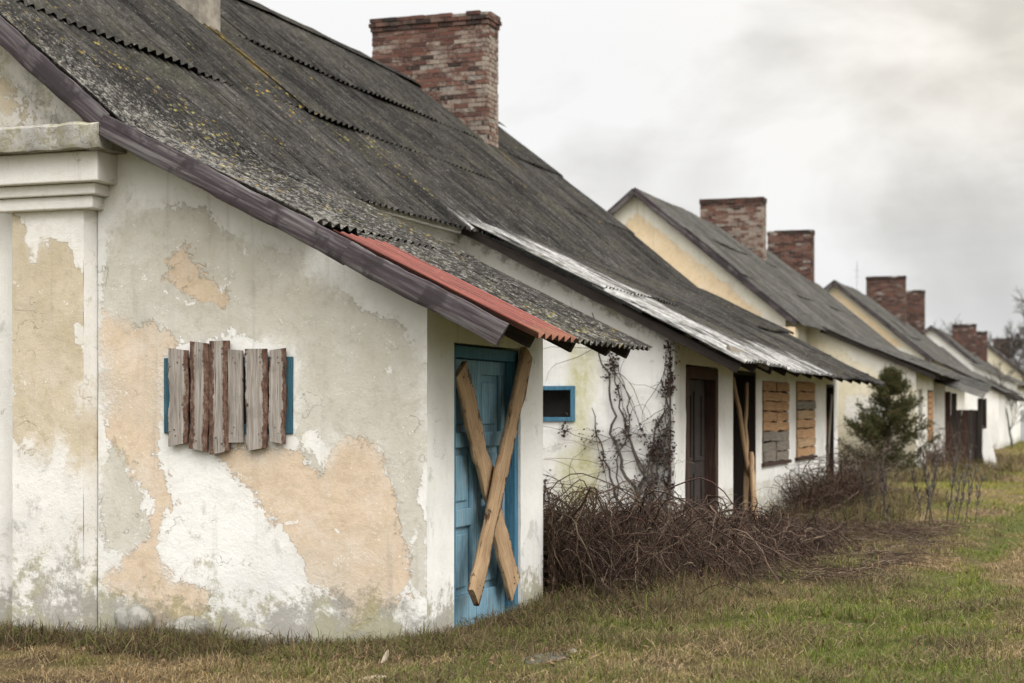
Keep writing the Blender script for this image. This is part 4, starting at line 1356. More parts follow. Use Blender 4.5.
def blades(x, y, h, wd, lean, col, z=None):
    n = len(x)
    th = nr.uniform(0, 2 * np.pi, n)
    la = nr.uniform(0, 2 * np.pi, n)
    z = relief(x, y) if z is None else z
    ln = np.abs(nr.normal(0, 1, n)) * lean
    P0 = np.stack([x, y, z - 0.01], -1)
    W = np.stack([np.cos(th), np.sin(th), np.zeros(n)], -1) * wd[:, None] * 0.5
    D = np.stack([np.cos(la), np.sin(la), np.zeros(n)], -1)
    P1 = P0 + D * (ln * h * 0.35)[:, None] + np.array([0, 0, 1.0]) * (h * 0.6)[:, None]
    P2 = P0 + D * (ln * h)[:, None] + np.array([0, 0, 1.0]) * (h * np.clip(1.05 - 0.45 * ln, 0.12, 1))[:, None]
    V = np.stack([P0 - W, P0 + W, P1 - W * 0.75, P1 + W * 0.75, P2], 1).reshape(-1, 3)
    b = np.arange(n)[:, None] * 5
    T = np.concatenate([b + [0, 1, 3], b + [0, 3, 2], b + [2, 3, 4]], 1).reshape(-1, 3)
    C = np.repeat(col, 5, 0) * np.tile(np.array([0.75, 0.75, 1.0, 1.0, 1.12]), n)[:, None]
    return V, T, C


def pick(n, x0, x1, y0, y1):
    x = nr.uniform(x0, x1, n)
    y = nr.uniform(y0, y1, n)
    k = ~inside_house(x, y)
    # only where the ground can be seen past the frame edge, with a margin
    th = R(19.38)
    d = -x * -math.sin(th) * -1
    d = x * -math.sin(th) + y * math.cos(th)
    r_ = x * math.cos(th) + y * math.sin(th)
    px = 512 + 1700 * r_ / d
    k &= (px > -160) & (px < 1190)
    return x[k], y[k]


acc = []
for n, x0, x1, y0, y1, h0, wd0, lean in ((170000, -9.5, 1.5, 8.0, 13.5, 0.055, 0.0068, 0.8), (150000, -6, 4, 13.5, 24, 0.055, 0.008, 0.85), (90000, -6, 7, 24, 48, 0.06, 0.016, 0.8), (40000, -6, 12, 48, 110, 0.07, 0.04, 0.8)):
    x, y = pick(n, x0, x1, y0, y1)
    c, t = tone_at(x, y)
    clump = fbm(x * 3.3, y * 3.3, 81)
    keep = nr.random(len(x)) < np.clip(0.2 + 2.4 * (clump - 0.30), 0.08, 1)
    x, y, c, t, clump = x[keep], y[keep], c[keep], t[keep], clump[keep]
    dry = nr.random(len(x)) > (0.25 + 0.7 * t)
    h = h0 * 0.85 * (0.45 + 1.3 * nr.random(len(x)) ** 1.5) * (0.2 + 1.9 * clump ** 1.5)
    straw = np.array([0.31, 0.23, 0.125]) * nr.uniform(0.3, 1.25, (len(x), 1))
    c = np.where(dry[:, None], straw, c * nr.uniform(0.6, 1.6, (len(x), 1)))
    ln = np.where(dry, lean * 1.9, lean)
    acc.append(blades(x, y, h * np.where(dry, 1.25, 1), np.full(len(x), wd0) * nr.uniform(0.6, 1.4, len(x)), ln, c))


def merge(L):
    off = 0
    Vs, Ts, Cs = [], [], []
    for V, T, C in L:
        Vs.append(V)
        Ts.append(T + off)
        Cs.append(C)
        off += len(V)
    return np.concatenate(Vs), np.concatenate(Ts), np.concatenate(Cs)


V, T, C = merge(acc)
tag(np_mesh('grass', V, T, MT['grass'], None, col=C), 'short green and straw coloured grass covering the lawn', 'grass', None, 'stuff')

# long dead grass along the foot of the walls and in tussocks
acc = []
tus = []
for i in range(170):
    q_ = nr.uniform(-9.0, -4.3)
    tus.append((q_, 11.40 - abs(nr.normal(0, 0.22)) - 0.03, 0.03 + 0.18 * nr.random() ** 2.0 * (0.3 + 1.2 * float(vnoise(q_ * 2.2, 0.0, 9))), nr.random() ** 2))
for i in range(16):
    tus.append((nr.uniform(-8.9, -7.6), 11.30 - abs(nr.normal(0, 0.15)), nr.uniform(0.12, 0.22), nr.random() * 0.4))
for i in range(28):
    tus.append((XW + abs(nr.normal(0, 0.22)) + 0.05, nr.uniform(11.3, 14.3), nr.uniform(0.06, 0.16), nr.random()))
for i in range(26):
    tus.append((nr.uniform(-4.6, -3.2), nr.uniform(13.4, 15.2), nr.uniform(0.12, 0.26), nr.random()))
for i in range(70):
    tus.append((nr.uniform(-4.4, -1.9), nr.uniform(15.0, 24.5), nr.uniform(0.07, 0.16), nr.uniform(0.3, 1)))
for i in range(60):
    tus.append((nr.uniform(-4.6, -3.2), nr.uniform(23, 33), nr.uniform(0.12, 0.35), nr.random()))
for i in range(40):
    tus.append((nr.uniform(-4.6, -2.6), nr.uniform(40, 60), nr.uniform(0.15, 0.4), nr.random()))
for i in range(70):
    tus.append((nr.uniform(-6.5, 1.0), nr.uniform(8.6, 14), nr.uniform(0.05, 0.11), nr.uniform(0.4, 1)))
gt_ = len(tus)
for i in range(150):
    tus.append((nr.uniform(-6.0, 1.5), nr.uniform(8.8, 18), nr.uniform(0.05, 0.15), -1.0))
for i in range(60):
    tus.append((nr.uniform(-4.2, 1.5), nr.uniform(9.2, 17), nr.uniform(0.07, 0.15), nr.uniform(0.2, 1)))
for (tx, ty, hh, dd) in tus:
    n = 210 if dd >= 0 else 130
    sp = 0.10 + 0.5 * hh
    x = nr.normal(tx, sp, n)
    y = nr.normal(ty, sp * 0.8, n)
    k = ~inside_house(x, y)
    x, y = x[k], y[k]
    n = len(x)
    a = np.array([0.050, 0.035, 0.021])
    b = np.array([0.25, 0.19, 0.10])
    gg = np.array([0.10, 0.115, 0.026])
    f = np.clip(nr.normal(0.25 + 0.35 * abs(dd), 0.28, n), 0, 1)[:, None]
    col = a * (1 - f) + b * f
    isg = nr.random(n) < (0.16 if dd >= 0 else 0.75)
    col = np.where(isg[:, None], gg * nr.uniform(0.7, 1.4, (n, 1)), col)
    acc.append(blades(x, y, hh * (0.4 + nr.random(n)), np.full(n, 0.0045 + 0.00028 * max(0, ty - 11)) * nr.uniform(0.6, 1.9, n), 1.0 + 1.1 * nr.random(), col))
# long straws lying flat through the turf
n = 15000
x, y = pick(n, -9, 2, 8.4, 17)
f = nr.random((len(x), 1))
kk = fbm(x * 1.4, y * 1.4, 44) > 0.44
x, y, f = x[kk], y[kk], f[kk]
col = np.array([0.11, 0.08, 0.045]) * (1 - f) + np.array([0.36, 0.28, 0.16]) * f
acc.append(blades(x, y, nr.uniform(0.03, 0.06, len(x)), nr.uniform(0.004, 0.008, len(x)), 3.2, col))
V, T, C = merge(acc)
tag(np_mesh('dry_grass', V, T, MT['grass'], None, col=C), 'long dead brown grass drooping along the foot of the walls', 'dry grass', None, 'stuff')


# ================================================================== BRAMBLES, VINES, WEEDS
def arcs(n, base_fn, length, height, K, droop, rad, jitter):
    """arching canes: start on the ground, rise and bend over"""
    P = np.zeros((n, K, 3))
    bx, by, scale = base_fn(n)
    az = nr.uniform(0, 2 * np.pi, n)
    L = length * (0.45 + 0.9 * nr.random(n)) * scale
    H = height * (0.35 + 0.85 * nr.random(n)) * scale
    t = np.linspace(0, 1, K)[None, :]
    hor = L[:, None] * t
    bend = nr.normal(0, 1.1, n)[:, None] * t ** 2
    up = H[:, None] * (np.sin(np.pi * np.clip(t * droop, 0, 1.08)))
    P[..., 0] = bx[:, None] + hor * np.cos(az[:, None] + bend)
    P[..., 1] = by[:, None] + hor * np.sin(az[:, None] + bend)
    P[..., 2] = np.maximum(up, 0.0) + 0.01
    P += np.cumsum(nr.normal(0, jitter, P.shape), axis=1)
    P[..., 2] = np.maximum(P[..., 2], 0.005)
    r_ = rad * (0.5 + nr.random(n))[:, None] * np.linspace(1, 0.45, K)[None, :]
    return P, r_


def fence_off(P):
    """keep canes out of the walls"""
    x, y = P[..., 0], P[..., 1]
    P[..., 0] = np.where((y < 14.22) & (x < XW + 0.04), XW + 0.04 + nr.random(x.shape) * 0.06, x)
    x = P[..., 0]
    y = np.where((y < 14.12) & (x < -4.1), 14.12 + (14.12 - y) * 0.6, y)
    P[..., 1] = y
    P[..., 1] = np.where((y > 18.82) & (x < XW + 0.08), np.where(y < 19.4, 18.80, y), y)
    y = P[..., 1]
    P[..., 0] = np.where((y > 18.82) & (x < XW + 0.08), XW + 0.09, x)
    return P


def cane_cols(n, K, sides, kind=0):
    pal = np.array([[0.036, 0.022, 0.016], [0.068, 0.042, 0.029], [0.115, 0.077, 0.053], [0.20, 0.15, 0.105], [0.055, 0.028, 0.021]])
    pr = [0.34, 0.30, 0.17, 0.07, 0.12] if kind == 0 else [0.15, 0.25, 0.28, 0.22, 0.10]
    c = pal[nr.choice(5, n, p=pr)] * nr.uniform(0.55, 1.15, (n, 1))
    return np.repeat(c, K * sides, 0)


def heap(name, specs, label, cat, mat_='cane', fence=True):
    Vs, Qs, Cs = [], [], []
    off = 0
    for (n, bf, L, H, K, dr, rad, jit, kind) in specs:
        P, r_ = arcs(n, bf, L, H, K, dr, rad, jit)
        if fence:
            P = fence_off(P)
        V, Q = np_tubes(P, r_, 3)
        Vs.append(V)
        Qs.append(Q + off)
        off += len(V)
        Cs.append(cane_cols(n, K, 3, kind))
    o = np_mesh(name, np.concatenate(Vs), np.concatenate(Qs), MT[mat_], None, col=np.concatenate(Cs), smooth=True)
    return tag(o, label, cat)


def bf_main(n):
    # ridge of the heap runs from the porch corner along the second wing
    t = nr.random(n) ** 1.35
    cx = -5.05 + 1.6 * t
    cy = 14.75 + 5.4 * t
    x = cx + nr.normal(0, 0.62, n)
    y = cy + nr.normal(0, 0.62, n)
    sc = np.clip(0.98 - 0.62 * t, 0.30, 1.0) * np.exp(-(np.hypot(x - cx, y - cy) / 1.25) ** 2 * 0.6)
    x = np.clip(x, -7.3, -3.25)
    return x, y, np.clip(sc, 0.3, 1.1)


heap('bramble_heap', [
    (240, bf_main, 1.7, 0.98, 16, 1.0, 0.0088, 0.018, 0),
    (700, bf_main, 1.6, 0.92, 16, 1.0, 0.0060, 0.020, 0),
    (1900, bf_main, 1.3, 0.86, 14, 1.0, 0.0042, 0.022, 0),
    (4200, bf_main, 0.75, 0.62, 10, 0.95, 0.0027, 0.022, 0),
    (120, bf_main, 1.1, 1.35, 14, 0.55, 0.0035, 0.012, 1)],
    'big heap of dead reddish-brown bramble canes between the blue door porch and the brown door', 'brambles')
heap_o = bpy.data.objects['bramble_heap']
N_ = 2600
hx, hy, hs = bf_main(N_)
hz_ = np.abs(nr.normal(0.12, 0.24, N_)) * hs
Pc = fence_off(np.stack([hx, hy, hz_], -1)[:, None, :])[:, 0]
Aa = nr.normal(0, 1, (N_, 3)); Aa /= np.linalg.norm(Aa, axis=1, keepdims=True)
Bb = np.cross(Aa, nr.normal(0, 1, (N_, 3))); Bb /= np.linalg.norm(Bb, axis=1, keepdims=True)
ss = nr.uniform(0.012, 0.032, (N_, 1))
np_mesh('dead_leaves', np.stack([Pc - Aa * ss, Pc + Bb * ss * 0.55, Pc + Aa * ss, Pc - Bb * ss * 0.55], 1).reshape(-1, 3), np.arange(N_)[:, None] * 4 + np.arange(4)[None], MT['leaf'], heap_o,
        col=np.repeat(np.array([0.10, 0.062, 0.038]) * nr.uniform(0.4, 1.5, (N_, 1)), 4, 0))


def bf_bush(n):
    x = XW + 0.30 + np.abs(nr.normal(0, 0.26, n))
    y = nr.normal(26.4, 1.5, n)
    return x, y, np.clip(1.1 - np.abs(y - 26.4) / 4.5, 0.4, 1)


heap('bramble_bush', [(260, bf_bush, 0.8, 0.80, 12, 0.62, 0.006, 0.016, 0), (800, bf_bush, 0.5, 0.55, 9, 0.7, 0.0045, 0.018, 0)],
     'dark leafless bush growing under the two board-covered windows', 'bush')


def bf_bush2(n):
    x = XW + 0.25 + np.abs(nr.normal(0, 0.35, n))
    y = nr.normal(30.6, 0.6, n)
    return x, y, np.ones(n)


heap('bramble_bush', [(90, bf_bush2, 0.7, 1.0, 12, 0.6, 0.006, 0.018, 1), (200, bf_bush2, 0.5, 0.5, 9, 0.8, 0.005, 0.018, 1)],
     'pale leafless bush standing by the far corner of the near house', 'bush')


def bf_bush3(n):
    x = -4.55 + np.abs(nr.normal(0, 0.35, n))
    y = nr.normal(46.3, 1.1, n)
    return x, y, np.ones(n)


heap('bramble_bush', [(70, bf_bush3, 0.7, 1.1, 12, 0.6, 0.009, 0.02, 1), (150, bf_bush3, 0.5, 0.5, 9, 0.8, 0.008, 0.02, 1)],
     'leafless scrub at the foot of the second house right of the conifer', 'bush', fence=False)


# flattened dead stems lying over the lawn in front of the bush
def bf_flat(n):
    t = nr.random(n)
    x = -4.3 + 2.2 * nr.random(n)
    y = 16.0 + 8.5 * t
    return x, y, np.ones(n)


o = heap('dead_stems', [(1600, bf_flat, 0.55, 0.045, 7, 1.0, 0.0042, 0.012, 1), (900, bf_flat, 0.4, 0.06, 6, 1.0, 0.004, 0.012, 0)],
         'flattened dead stems strewn over the brown lawn beside the bramble heap', 'dead stems')
o['kind'] = 'stuff'

# climbing vine on the far wing's front wall
def vine(name, x0, zt, y, seed, label, rs=1.0, n=9, spread=0.25, xr=(-7.2, -4.72), leafn=300):
    r = random.Random(seed)
    m = M()
    lv, lq, lc = [], [], []
    nodes, main = [], []
    for k in range(n):
        x = x0 + r.gauss(0, spread * 0.35)
        z = 0.05
        pts = []
        dr = r.gauss(0, 0.022)
        H = zt * r.uniform(0.55, 1.03)
        while z < H:
            zmax = wing_top(x) - 0.06
            pts.append((x, y - 0.015 - r.random() * 0.03, min(z, zmax)))
            nodes.append(pts[-1])
            if z > 0.6:
                main.append(pts[-1])
            if z > zmax:
                break
            x += dr + r.gauss(0, 0.035)
            x = min(max(x, xr[0]), xr[1])
            z += 0.10
        if len(pts) > 3:
            m.tube(pts, list(np.linspace(rs * r.uniform(0.010, 0.024), 0.005 * rs, len(pts))), 5)
            for q in range(4):
                s = pts[r.randrange(len(pts) // 3, len(pts))]
                px, pz = s[0], s[2]
                br = []
                vx, vz = r.gauss(0, 0.06), r.gauss(0.0, 0.05)
                for i in range(r.randrange(5, 13)):
                    br.append((px, y - 0.02 - 0.01 * i * r.random(), min(pz, wing_top(px) - 0.05)))
                    vx += r.gauss(0, 0.02)
                    vz += r.gauss(-0.008, 0.02)
                    px += vx
                    pz += vz
                    px = min(max(px, xr[0]), xr[1])
                m.tube(br, list(np.linspace(0.0035 + 0.0015 * rs, 0.002, len(br))), 4)
                nodes.extend(br[2:])
                if q < 1:
                    main.extend(br[2:5])
    o = m.build(name, MT['bark'], None, smooth=60)
    tag(o, label, 'vine')
    N = leafn
    cen = np.array([main[r.randrange(len(main))] for _ in range(max(5, N // 30))])
    P = cen[nr.integers(0, len(cen), N)] + nr.normal(0, 0.038, (N, 3)) * np.array([0.9, 0.6, 1.6])
    P[:, 1] = np.minimum(P[:, 1], y - 0.01)
    A = nr.normal(0, 1, (N, 3))
    A /= np.linalg.norm(A, axis=1, keepdims=True)
    Bv = np.cross(A, nr.normal(0, 1, (N, 3)))
    Bv /= np.linalg.norm(Bv, axis=1, keepdims=True)
    s = nr.uniform(0.010, 0.028, (N, 1))
    V = np.stack([P - A * s, P + Bv * s * 0.6, P + A * s, P - Bv * s * 0.6], 1).reshape(-1, 3)
    Q = np.arange(N)[:, None] * 4 + np.arange(4)[None]
    c = np.repeat(np.array([0.055, 0.033, 0.026]) * nr.uniform(0.5, 1.5, (N, 1)), 4, 0)
    np_mesh('leaves', V, Q, MT['leaf'], o, col=c)
    return o


vine('climbing_vine', -4.92, 2.75, 18.88, 3, 'thick leafless vine climbing to the eave near the wall corner of the brown door', rs=1.1, n=10, spread=0.20, leafn=1300)
vine('climbing_vine', -5.30, 2.7, 18.88, 8, 'thin leafless vine with hanging tendrils left of the thick vine', rs=0.6, n=4, spread=0.2, leafn=240)
vine('climbing_vine', -6.1, 1.0, 18.88, 12, 'short thin vine creeping below the small blue window', rs=0.3, n=2, spread=0.5, leafn=40)

# fallen leaves blown against the walls and the heap
N_ = 900
lx = np.concatenate([nr.uniform(-9, -3.2, 500), nr.uniform(-5.5, -1.0, 400)])
ly = np.concatenate([11.3 - np.abs(nr.normal(0, 0.7, 500)), nr.uniform(10.5, 21, 400)])
kk = ~inside_house(lx, ly)
lx, ly = lx[kk], ly[kk]
N_ = len(lx)
Pc = np.stack([lx, ly, relief(lx, ly) + nr.uniform(0.005, 0.05, N_)], -1)
Aa = nr.normal(0, 1, (N_, 3)) * np.array([1, 1, 0.4]); Aa /= np.linalg.norm(Aa, axis=1, keepdims=True)
Bb = np.cross(Aa, np.array([0, 0, 1.0]) + nr.normal(0, 0.3, (N_, 3))); Bb /= np.linalg.norm(Bb, axis=1, keepdims=True)
ss = nr.uniform(0.012, 0.03, (N_, 1))
V = np.stack([Pc - Aa * ss, Pc + Bb * ss * 0.6, Pc + Aa * ss, Pc - Bb * ss * 0.6], 1).reshape(-1, 3)
tag(np_mesh('fallen_leaves', V, np.arange(N_)[:, None] * 4 + np.arange(4)[None], MT['leaf'], None, col=np.repeat(np.array([0.16, 0.10, 0.06]) * nr.uniform(0.35, 1.5, (N_, 1)), 4, 0)), 'brown fallen leaves scattered through the grass by the walls', 'fallen leaves', None, 'stuff')

# dead weed stalks standing on the lawn
def weed(seed, h):
    r = random.Random(seed)
    m = M()
    pts = [(r.gauss(0, 0.006) + 0.0015 * i * i, r.gauss(0, 0.006), h * i / 8) for i in range(9)]
    m.tube(pts, list(np.linspace(0.010, 0.005, 9)), 5)
    for k in range(16):
        i = r.randrange(2, 8)
        p = Vector(pts[i])
        a = r.uniform(0, 6.28)
        l = h * r.uniform(0.06, 0.18)
        q = p + Vector((math.cos(a) * l * 0.28, math.sin(a) * l * 0.28, l))
        m.tube([p, (p + q) / 2 + Vector((math.cos(a) * 0.02, math.sin(a) * 0.02, 0)), q], [0.006, 0.005, 0.004], 4)
        for _ in range(3):
            t = p.lerp(q, r.uniform(0.5, 1))
            s = 0.013
            m.add([tuple(t + Vector((-s, 0, 0))), tuple(t + Vector((0, s, s))), tuple(t + Vector((s, 0, 0))), tuple(t + Vector((0, -s, -s)))], [(0, 1, 2, 3)])
    return m.build('dead_weed', MT['bark'], None)


protos = [weed(s, 1.0) for s in (1, 2, 3, 4)]
spots = [(-3.30, 25.2, 0.72), (-3.05, 24.8, 0.95), (-2.85, 23.7, 0.80), (-2.55, 25.4, 0.7), (-2.45, 25.0, 0.9), (-2.35, 24.6, 0.98), (-2.2, 24.9, 0.95), (-2.1, 25.6, 0.9), (-2.05, 24.2, 0.7), (-1.95, 24.9, 0.75), (-3.5, 27.5, 0.8), (-3.45, 26.4, 0.6), (-2.7, 26.4, 0.75), (-1.85, 25.5, 0.62)]
for i, (x, y, h) in enumerate(spots):
    p = protos[i % 4]
    o = p if i < 4 else p.copy()
    if i >= 4:
        COL.objects.link(o)
    o.location = (x, y, float(relief(np.array(x), np.array(y))) - 0.02)
    o.rotation_euler = (rng.gauss(0, 0.06), 0.10 + rng.gauss(0, 0.06), rng.uniform(0, 6.28))
    o.scale = (1.0, 1.0, h * 1.2)
    tag(o, 'thin dry brown weed stalk standing upright on the lawn before the conifer', 'weed', 'dead weed stalks on the lawn')

# ================================================================== SMALL THINGS
# poles leaning in the open doorway
def pole(p, q, r, seed, label):
    rr = random.Random(seed)
    p, q = Vector(p), Vector(q)
    d = (q - p)
    m = M()
    pts = [(0 + rr.gauss(0, 0.006), rr.gauss(0, 0.006), d.length * i / 10) for i in range(11)]
    m.tube(pts, [r * rr.uniform(0.9, 1.1) * (1 - 0.02 * i) for i in range(11)], 8)
    o = m.build('wooden_pole', MT['board'], None, Matrix.Translation(p) @ frame_rot(d, (1, 0, 0)), smooth=60)
    return tag(o, label, 'pole', 'poles leaning in the open doorway')


pole((XW + 0.16, 23.0, -0.02), (XW - 0.06, 22.35, 2.06), 0.042, 1, 'long light brown pole leaning leftwards up across the dark doorway')
pole((XW + 0.12, 22.35, 0.02), (XW - 0.10, 23.45, 2.0), 0.04, 2, 'pole leaning to the right up behind the long pole in the dark doorway')
pole((XW + 0.26, 22.28, 0.02), (XW + 0.10, 22.8, 1.05), 0.045, 3, 'short pole standing at the left foot of the dark doorway')

# white board leaning at the porch of the second house
m = M()
m.box(-0.16, 0.16, -0.02, 0.02, 0, 1.15, a=-1.0, b=-1.0, m=0.05)
o = m.build('leaning_board', MT['white'], None, Matrix.Translation((-3.12, 49.55, 0)) @ Matrix.Rotation(R(-14), 4, 'Y') @ Matrix.Rotation(R(-6), 4, 'X'))
tag(o, 'white board leaning against the porch post of the second house', 'board')

# pale bits on the grass
def gz(x, y):
    return float(relief(np.array(x), np.array(y)))


def leafbit(name, c, L, W, tilt, az, label, cat):
    m = M()
    vs, fs = [], []
    n = 10
    for i in range(n + 1):
        t = i / n
        wd = W * math.sin(math.pi * (0.06 + 0.90 * t)) ** 0.8
        for k in (-1, 0, 1):
            vs.append((wd * k * 0.5, 0.012 * (k * k) + 0.02 * math.sin(t * 3), L * (t - 0.0)))
    for i in range(n):
        for k in range(2):
            fs.append((i * 3 + k, i * 3 + k + 1, (i + 1) * 3 + k + 1, (i + 1) * 3 + k))
    m.add(vs, fs)
    mw = Matrix.Translation(c) @ Matrix.Rotation(R(az), 4, 'Z') @ Matrix.Rotation(R(tilt), 4, 'Y')
    o = m.build(name, MT['dryleaf'], None, mw, smooth=60)
    sm = o.modifiers.new('thickness', 'SOLIDIFY')
    sm.thickness = 0.003
    return tag(o, label, cat)


MT['dryleaf'] = simple('dry_leaf', (0.50, 0.44, 0.34), (0.36, 0.29, 0.2), 30)
leafbit('dead_leaf', (-4.60, 10.42, gz(-4.60, 10.42) + 0.015), 0.115, 0.035, 28, 0, 'pale dead leaf standing on edge in the grass before the patched wall', 'leaf')
leafbit('wood_chip', (-4.42, 9.62, gz(-4.42, 9.62) + 0.008), 0.22, 0.045, 82, 18, 'pale flat wood chip lying in the grass below the dead leaf', 'wood chip')
s = rock('flat_stone', simple('mud_stone', (0.085, 0.075, 0.06), (0.045, 0.04, 0.032), 8), None, (-3.60, 11.0, gz(-3.60, 11.0) - 0.006), (0.17, 0.30, 0.022), 6)
tag(s, 'flat muddy grey stone in the grass in front of the blue door', 'stone')
tag(rock('pale_stone', MT['mortar'], None, (-3.52, 11.25, gz(-3.52, 11.25) + 0.012), (0.045, 0.04, 0.022), 9), 'tiny pale stone lying at the edge of the flat muddy stone', 'stone')

# grey shed at the end of the lawn
m = M()
m.box(-5.25, -4.0, 99.0, 101.0, -0.1, 1.45)
sh_ = m.build('metal_shed', MT['shed'], None)
tag(sh_, 'low grey metal shed standing by the long white wall', 'shed')
WM[sh_.name] = Matrix.Identity(4)
m = M()
m.prism([(-5.35, 1.45), (-3.9, 1.45), (-3.9, 1.50), (-4.6, 1.72), (-5.35, 1.50)], lambda u, v, d: (u, d, v), 98.9, 101.1)
m.build('roof', MT['metal'], sh_)
m = M()
for k in range(7):
    m.box(-5.20 + k * 0.18, -5.17 + k * 0.18, 98.97, 99.0 - 0.002, -0.05, 1.4)
m.build('cladding_rib', MT['shed'], sh_)


# ================================================================== TREES
def branch_tree(name, base, H, seed, label, cat, r0=0.1, levels=5, spread=0.55, twig=0.012, first=0.3, group=None, kids=(3, 5), stems=1):
    r = random.Random(seed)
    tr, cr = M(), M()

    def grow(p, d, L, rad, lvl, M_):
        n = 5 if lvl < 2 else 4
        pts = [p]
        for i in range(n):
            d = (d + Vector((r.gauss(0, 0.10), r.gauss(0, 0.10), r.gauss(0.03, 0.06)))).normalized()
            pts.append(pts[-1] + d * (L / n))
        rr = [rad * (1 - 0.55 * i / n) for i in range(n + 1)]
        M_.tube(pts, rr, 6 if lvl == 0 else (4 if lvl < 3 else 3))
        if lvl >= levels:
            return
        for k in range(r.randint(*kids)):
            t = r.uniform(first if lvl == 0 else 0.25, 1.0)
            i = min(int(t * n), n - 1)
            q = pts[i].lerp(pts[i + 1], t * n - i)
            a = r.uniform(0, 6.28)
            o = d.orthogonal().normalized()
            o = Matrix.Rotation(a, 3, d) @ o
            nd = (d * (1 - spread) + o * spread + Vector((0, 0, 0.12))).normalized()
            grow(q, nd, L * r.uniform(0.5, 0.75), max(rad * (1 - 0.55 * t) * 0.55, twig), lvl + 1, cr)
        grow(pts[-1], d, L * 0.62, max(rad * 0.45, twig), lvl + 1, cr)

    for s_ in range(stems):
        d = Vector((r.gauss(0, 0.06 if stems == 1 else 0.3), r.gauss(0, 0.06 if stems == 1 else 0.3), 1)).normalized()
        grow(Vector(base) + Vector((0, 0, -0.1)), d, H * 0.42, r0, 0, tr)
    o = tr.build('trunk', MT['bark'], None, smooth=60)
    o.name = name
    WM[o.name] = Matrix.Identity(4)
    tag(o, label, cat, group)
    cr.build('crown', MT['bark'], o, smooth=60)
    return o


branch_tree('bare_sapling', (-4.35, 83.0, 0), 4.6, 5, 'thin bare sapling standing in front of the long white wall', 'tree', r0=0.065, levels=4, spread=0.5, twig=0.014, kids=(2, 4))
G5 = 'bare trees beyond the houses'
branch_tree('bare_tree', (-6.3, 133.0, 0), 12.2, 8, 'tall bare tree at the right edge rising above the roofs', 'tree', r0=0.22, levels=5, spread=0.5, twig=0.028, kids=(3, 4), group=G5)
tl = ['bare tree with a fine twig crown behind the farthest chimney', 'bare tree with a dense brown crown beyond the end of the white wall', 'low bare tree filling the gap right of the farthest house', 'bare tree whose twigs show above the fourth house roof', 'slender bare tree showing between the third and fourth house chimneys', 'bushy low bare tree in front of the farthest house gable', 'smallest bare tree just past the end of the white outbuilding']
for i, (x, y, H, sd) in enumerate(((-9.5, 172, 11.0, 21), (-6.0, 158, 9.5, 22), (-4.5, 150, 8.0, 23), (-15.0, 175, 12.0, 24), (-20.0, 180, 12.5, 25), (-5.2, 137, 6.2, 26), (-3.4, 134.5, 5.4, 27))):
    branch_tree('bare_tree', (x, y, 0), H, sd, tl[i], 'tree', r0=0.20, levels=5, spread=0.58, twig=0.03, kids=(3, 4), group=G5, first=0.15) if i < 5 else branch_tree('bare_tree', (x, y, 0), H, sd, tl[i], 'tree', r0=0.12, levels=4, spread=0.5, twig=0.022, kids=(3, 4), group=G5, first=0.15)
# far belt of scrub that closes the view
N = 2600
bx = nr.uniform(-30, 60, N)
by = 205 + nr.normal(0, 6, N)
K = 5
P = np.zeros((N, K, 3))
t = np.linspace(0, 1, K)[None]
hgt = (3.0 + 4.5 * fbm(bx * 0.12, by * 0.1, 5)) * nr.uniform(0.5, 1.1, N)
P[..., 0] = bx[:, None] + nr.normal(0, 1.2, (N, 1)) * t ** 1.5
P[..., 1] = by[:, None] + nr.normal(0, 1.2, (N, 1)) * t ** 1.5
P[..., 2] = hgt[:, None] * t
P += np.cumsum(nr.normal(0, 0.12, P.shape), axis=1)
V, Q = np_tubes(P, np.full((N, K), 0.06) * np.linspace(1, 0.4, K)[None], 3)
o = np_mesh('treeline', V, Q, MT['cane'], None, col=np.repeat(np.array([0.085, 0.075, 0.062]) * nr.uniform(0.7, 1.3, (N, 1)), K * 3, 0))
tag(o, 'distant belt of bare brown scrub closing the horizon', 'treeline', None, 'stuff')


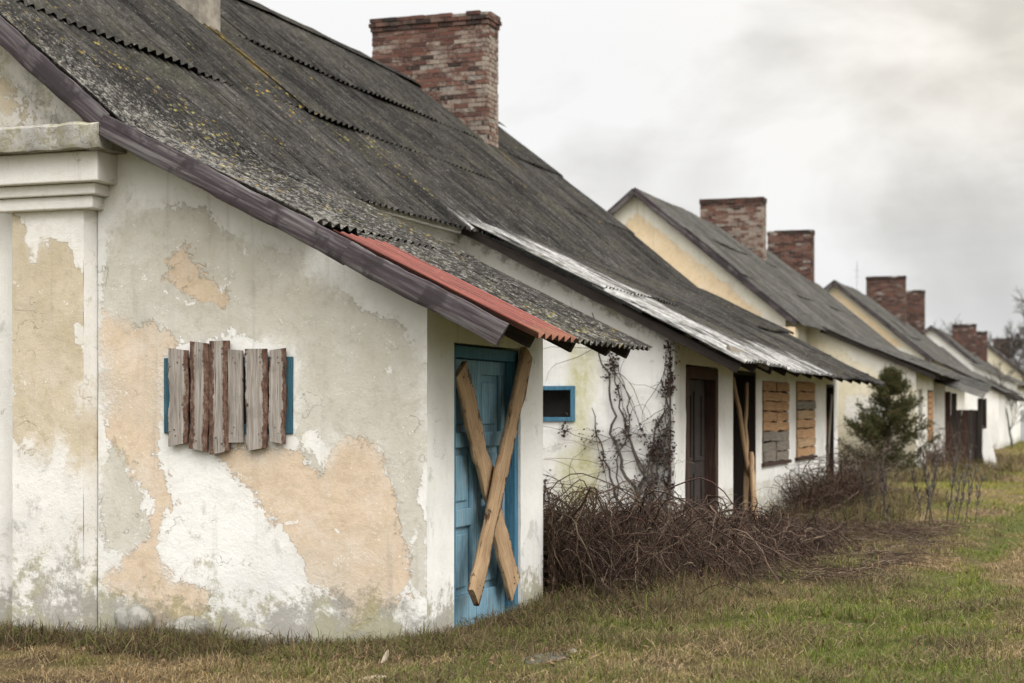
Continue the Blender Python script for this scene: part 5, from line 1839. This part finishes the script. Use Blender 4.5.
# conifer
def conifer(base, H, seed):
    r = random.Random(seed)
    tr = M()
    tr.tube([(base[0], base[1], -0.05), (base[0] + 0.03, base[1], H * 0.5), (base[0] + 0.05, base[1], H * 0.97)], [0.06, 0.035, 0.008], 7)
    P, D, Lw = [], [], []
    for k in range(150):
        t = r.random() ** 0.85
        z = 0.15 + (H - 0.25) * t
        a = r.uniform(0, 6.28)
        prof = (1 - t) ** 0.75 * (0.55 + 0.45 * min(1, t / 0.12 + 0.3))
        L = 1.10 * prof * r.uniform(0.42, 1.25) + 0.10
        L *= 1.22 if t < 0.3 else 1.0
        if math.cos(a) > 0 and t < 0.25:
            L *= 0.75
        rise = r.uniform(0.30, 0.95)
        o = Vector((base[0] + 0.03, base[1], z - 0.15 * L))
        pts = []
        for i in range(7):
            s = i / 6
            pts.append(o + Vector((math.cos(a) * L * s, math.sin(a) * L * s, L * rise * s ** 1.6 - 0.10 * L * s)))
        tr.tube(pts, list(np.linspace(0.014, 0.004, 7)), 4)
        nl = int(50 + 130 * L)
        for q in range(nl):
            s = 0.22 + 0.8 * r.random() ** 0.8
            i = min(int(s * 6), 5)
            p = pts[i].lerp(pts[i + 1], s * 6 - i) if s < 1 else pts[6]
            p = p + Vector((r.gauss(0, 0.05), r.gauss(0, 0.05), r.gauss(0, 0.05)))
            P.append(p)
            D.append((Vector((math.cos(a), math.sin(a), 0.7)) + Vector((r.gauss(0, 0.55), r.gauss(0, 0.55), r.gauss(0.1, 0.5)))).normalized())
            Lw.append(r.uniform(0.05, 0.12))
    tr_o = tr.build('conifer', MT['bark'], None, smooth=60)
    tag(tr_o, 'dark green juniper-like conifer growing against the second house', 'tree')
    WM[tr_o.name] = Matrix.Identity(4)
    P, D, Lw = np.array(P), np.array(D), np.array(Lw)[:, None]
    S_ = np.cross(D, nr.normal(0, 1, D.shape))
    S_ /= np.linalg.norm(S_, axis=1, keepdims=True)
    n = len(P)
    V = np.stack([P, P + D * Lw * 0.5 + S_ * Lw * 0.16, P + D * Lw, P + D * Lw * 0.5 - S_ * Lw * 0.16], 1).reshape(-1, 3)
    Q = np.arange(n)[:, None] * 4 + np.arange(4)[None]
    f = nr.random((n, 1))
    c = np.array([0.028, 0.034, 0.014]) * (1 - f) + np.array([0.098, 0.096, 0.040]) * f
    br = nr.random((n, 1)) < 0.10
    c = np.where(br, np.array([0.11, 0.075, 0.04]), c)
    np_mesh('crown', V, Q, MT['leaf'], tr_o, col=np.repeat(c, 4, 0))


conifer((-4.75 - 0.5, 43.4, 0), 2.72, 4)
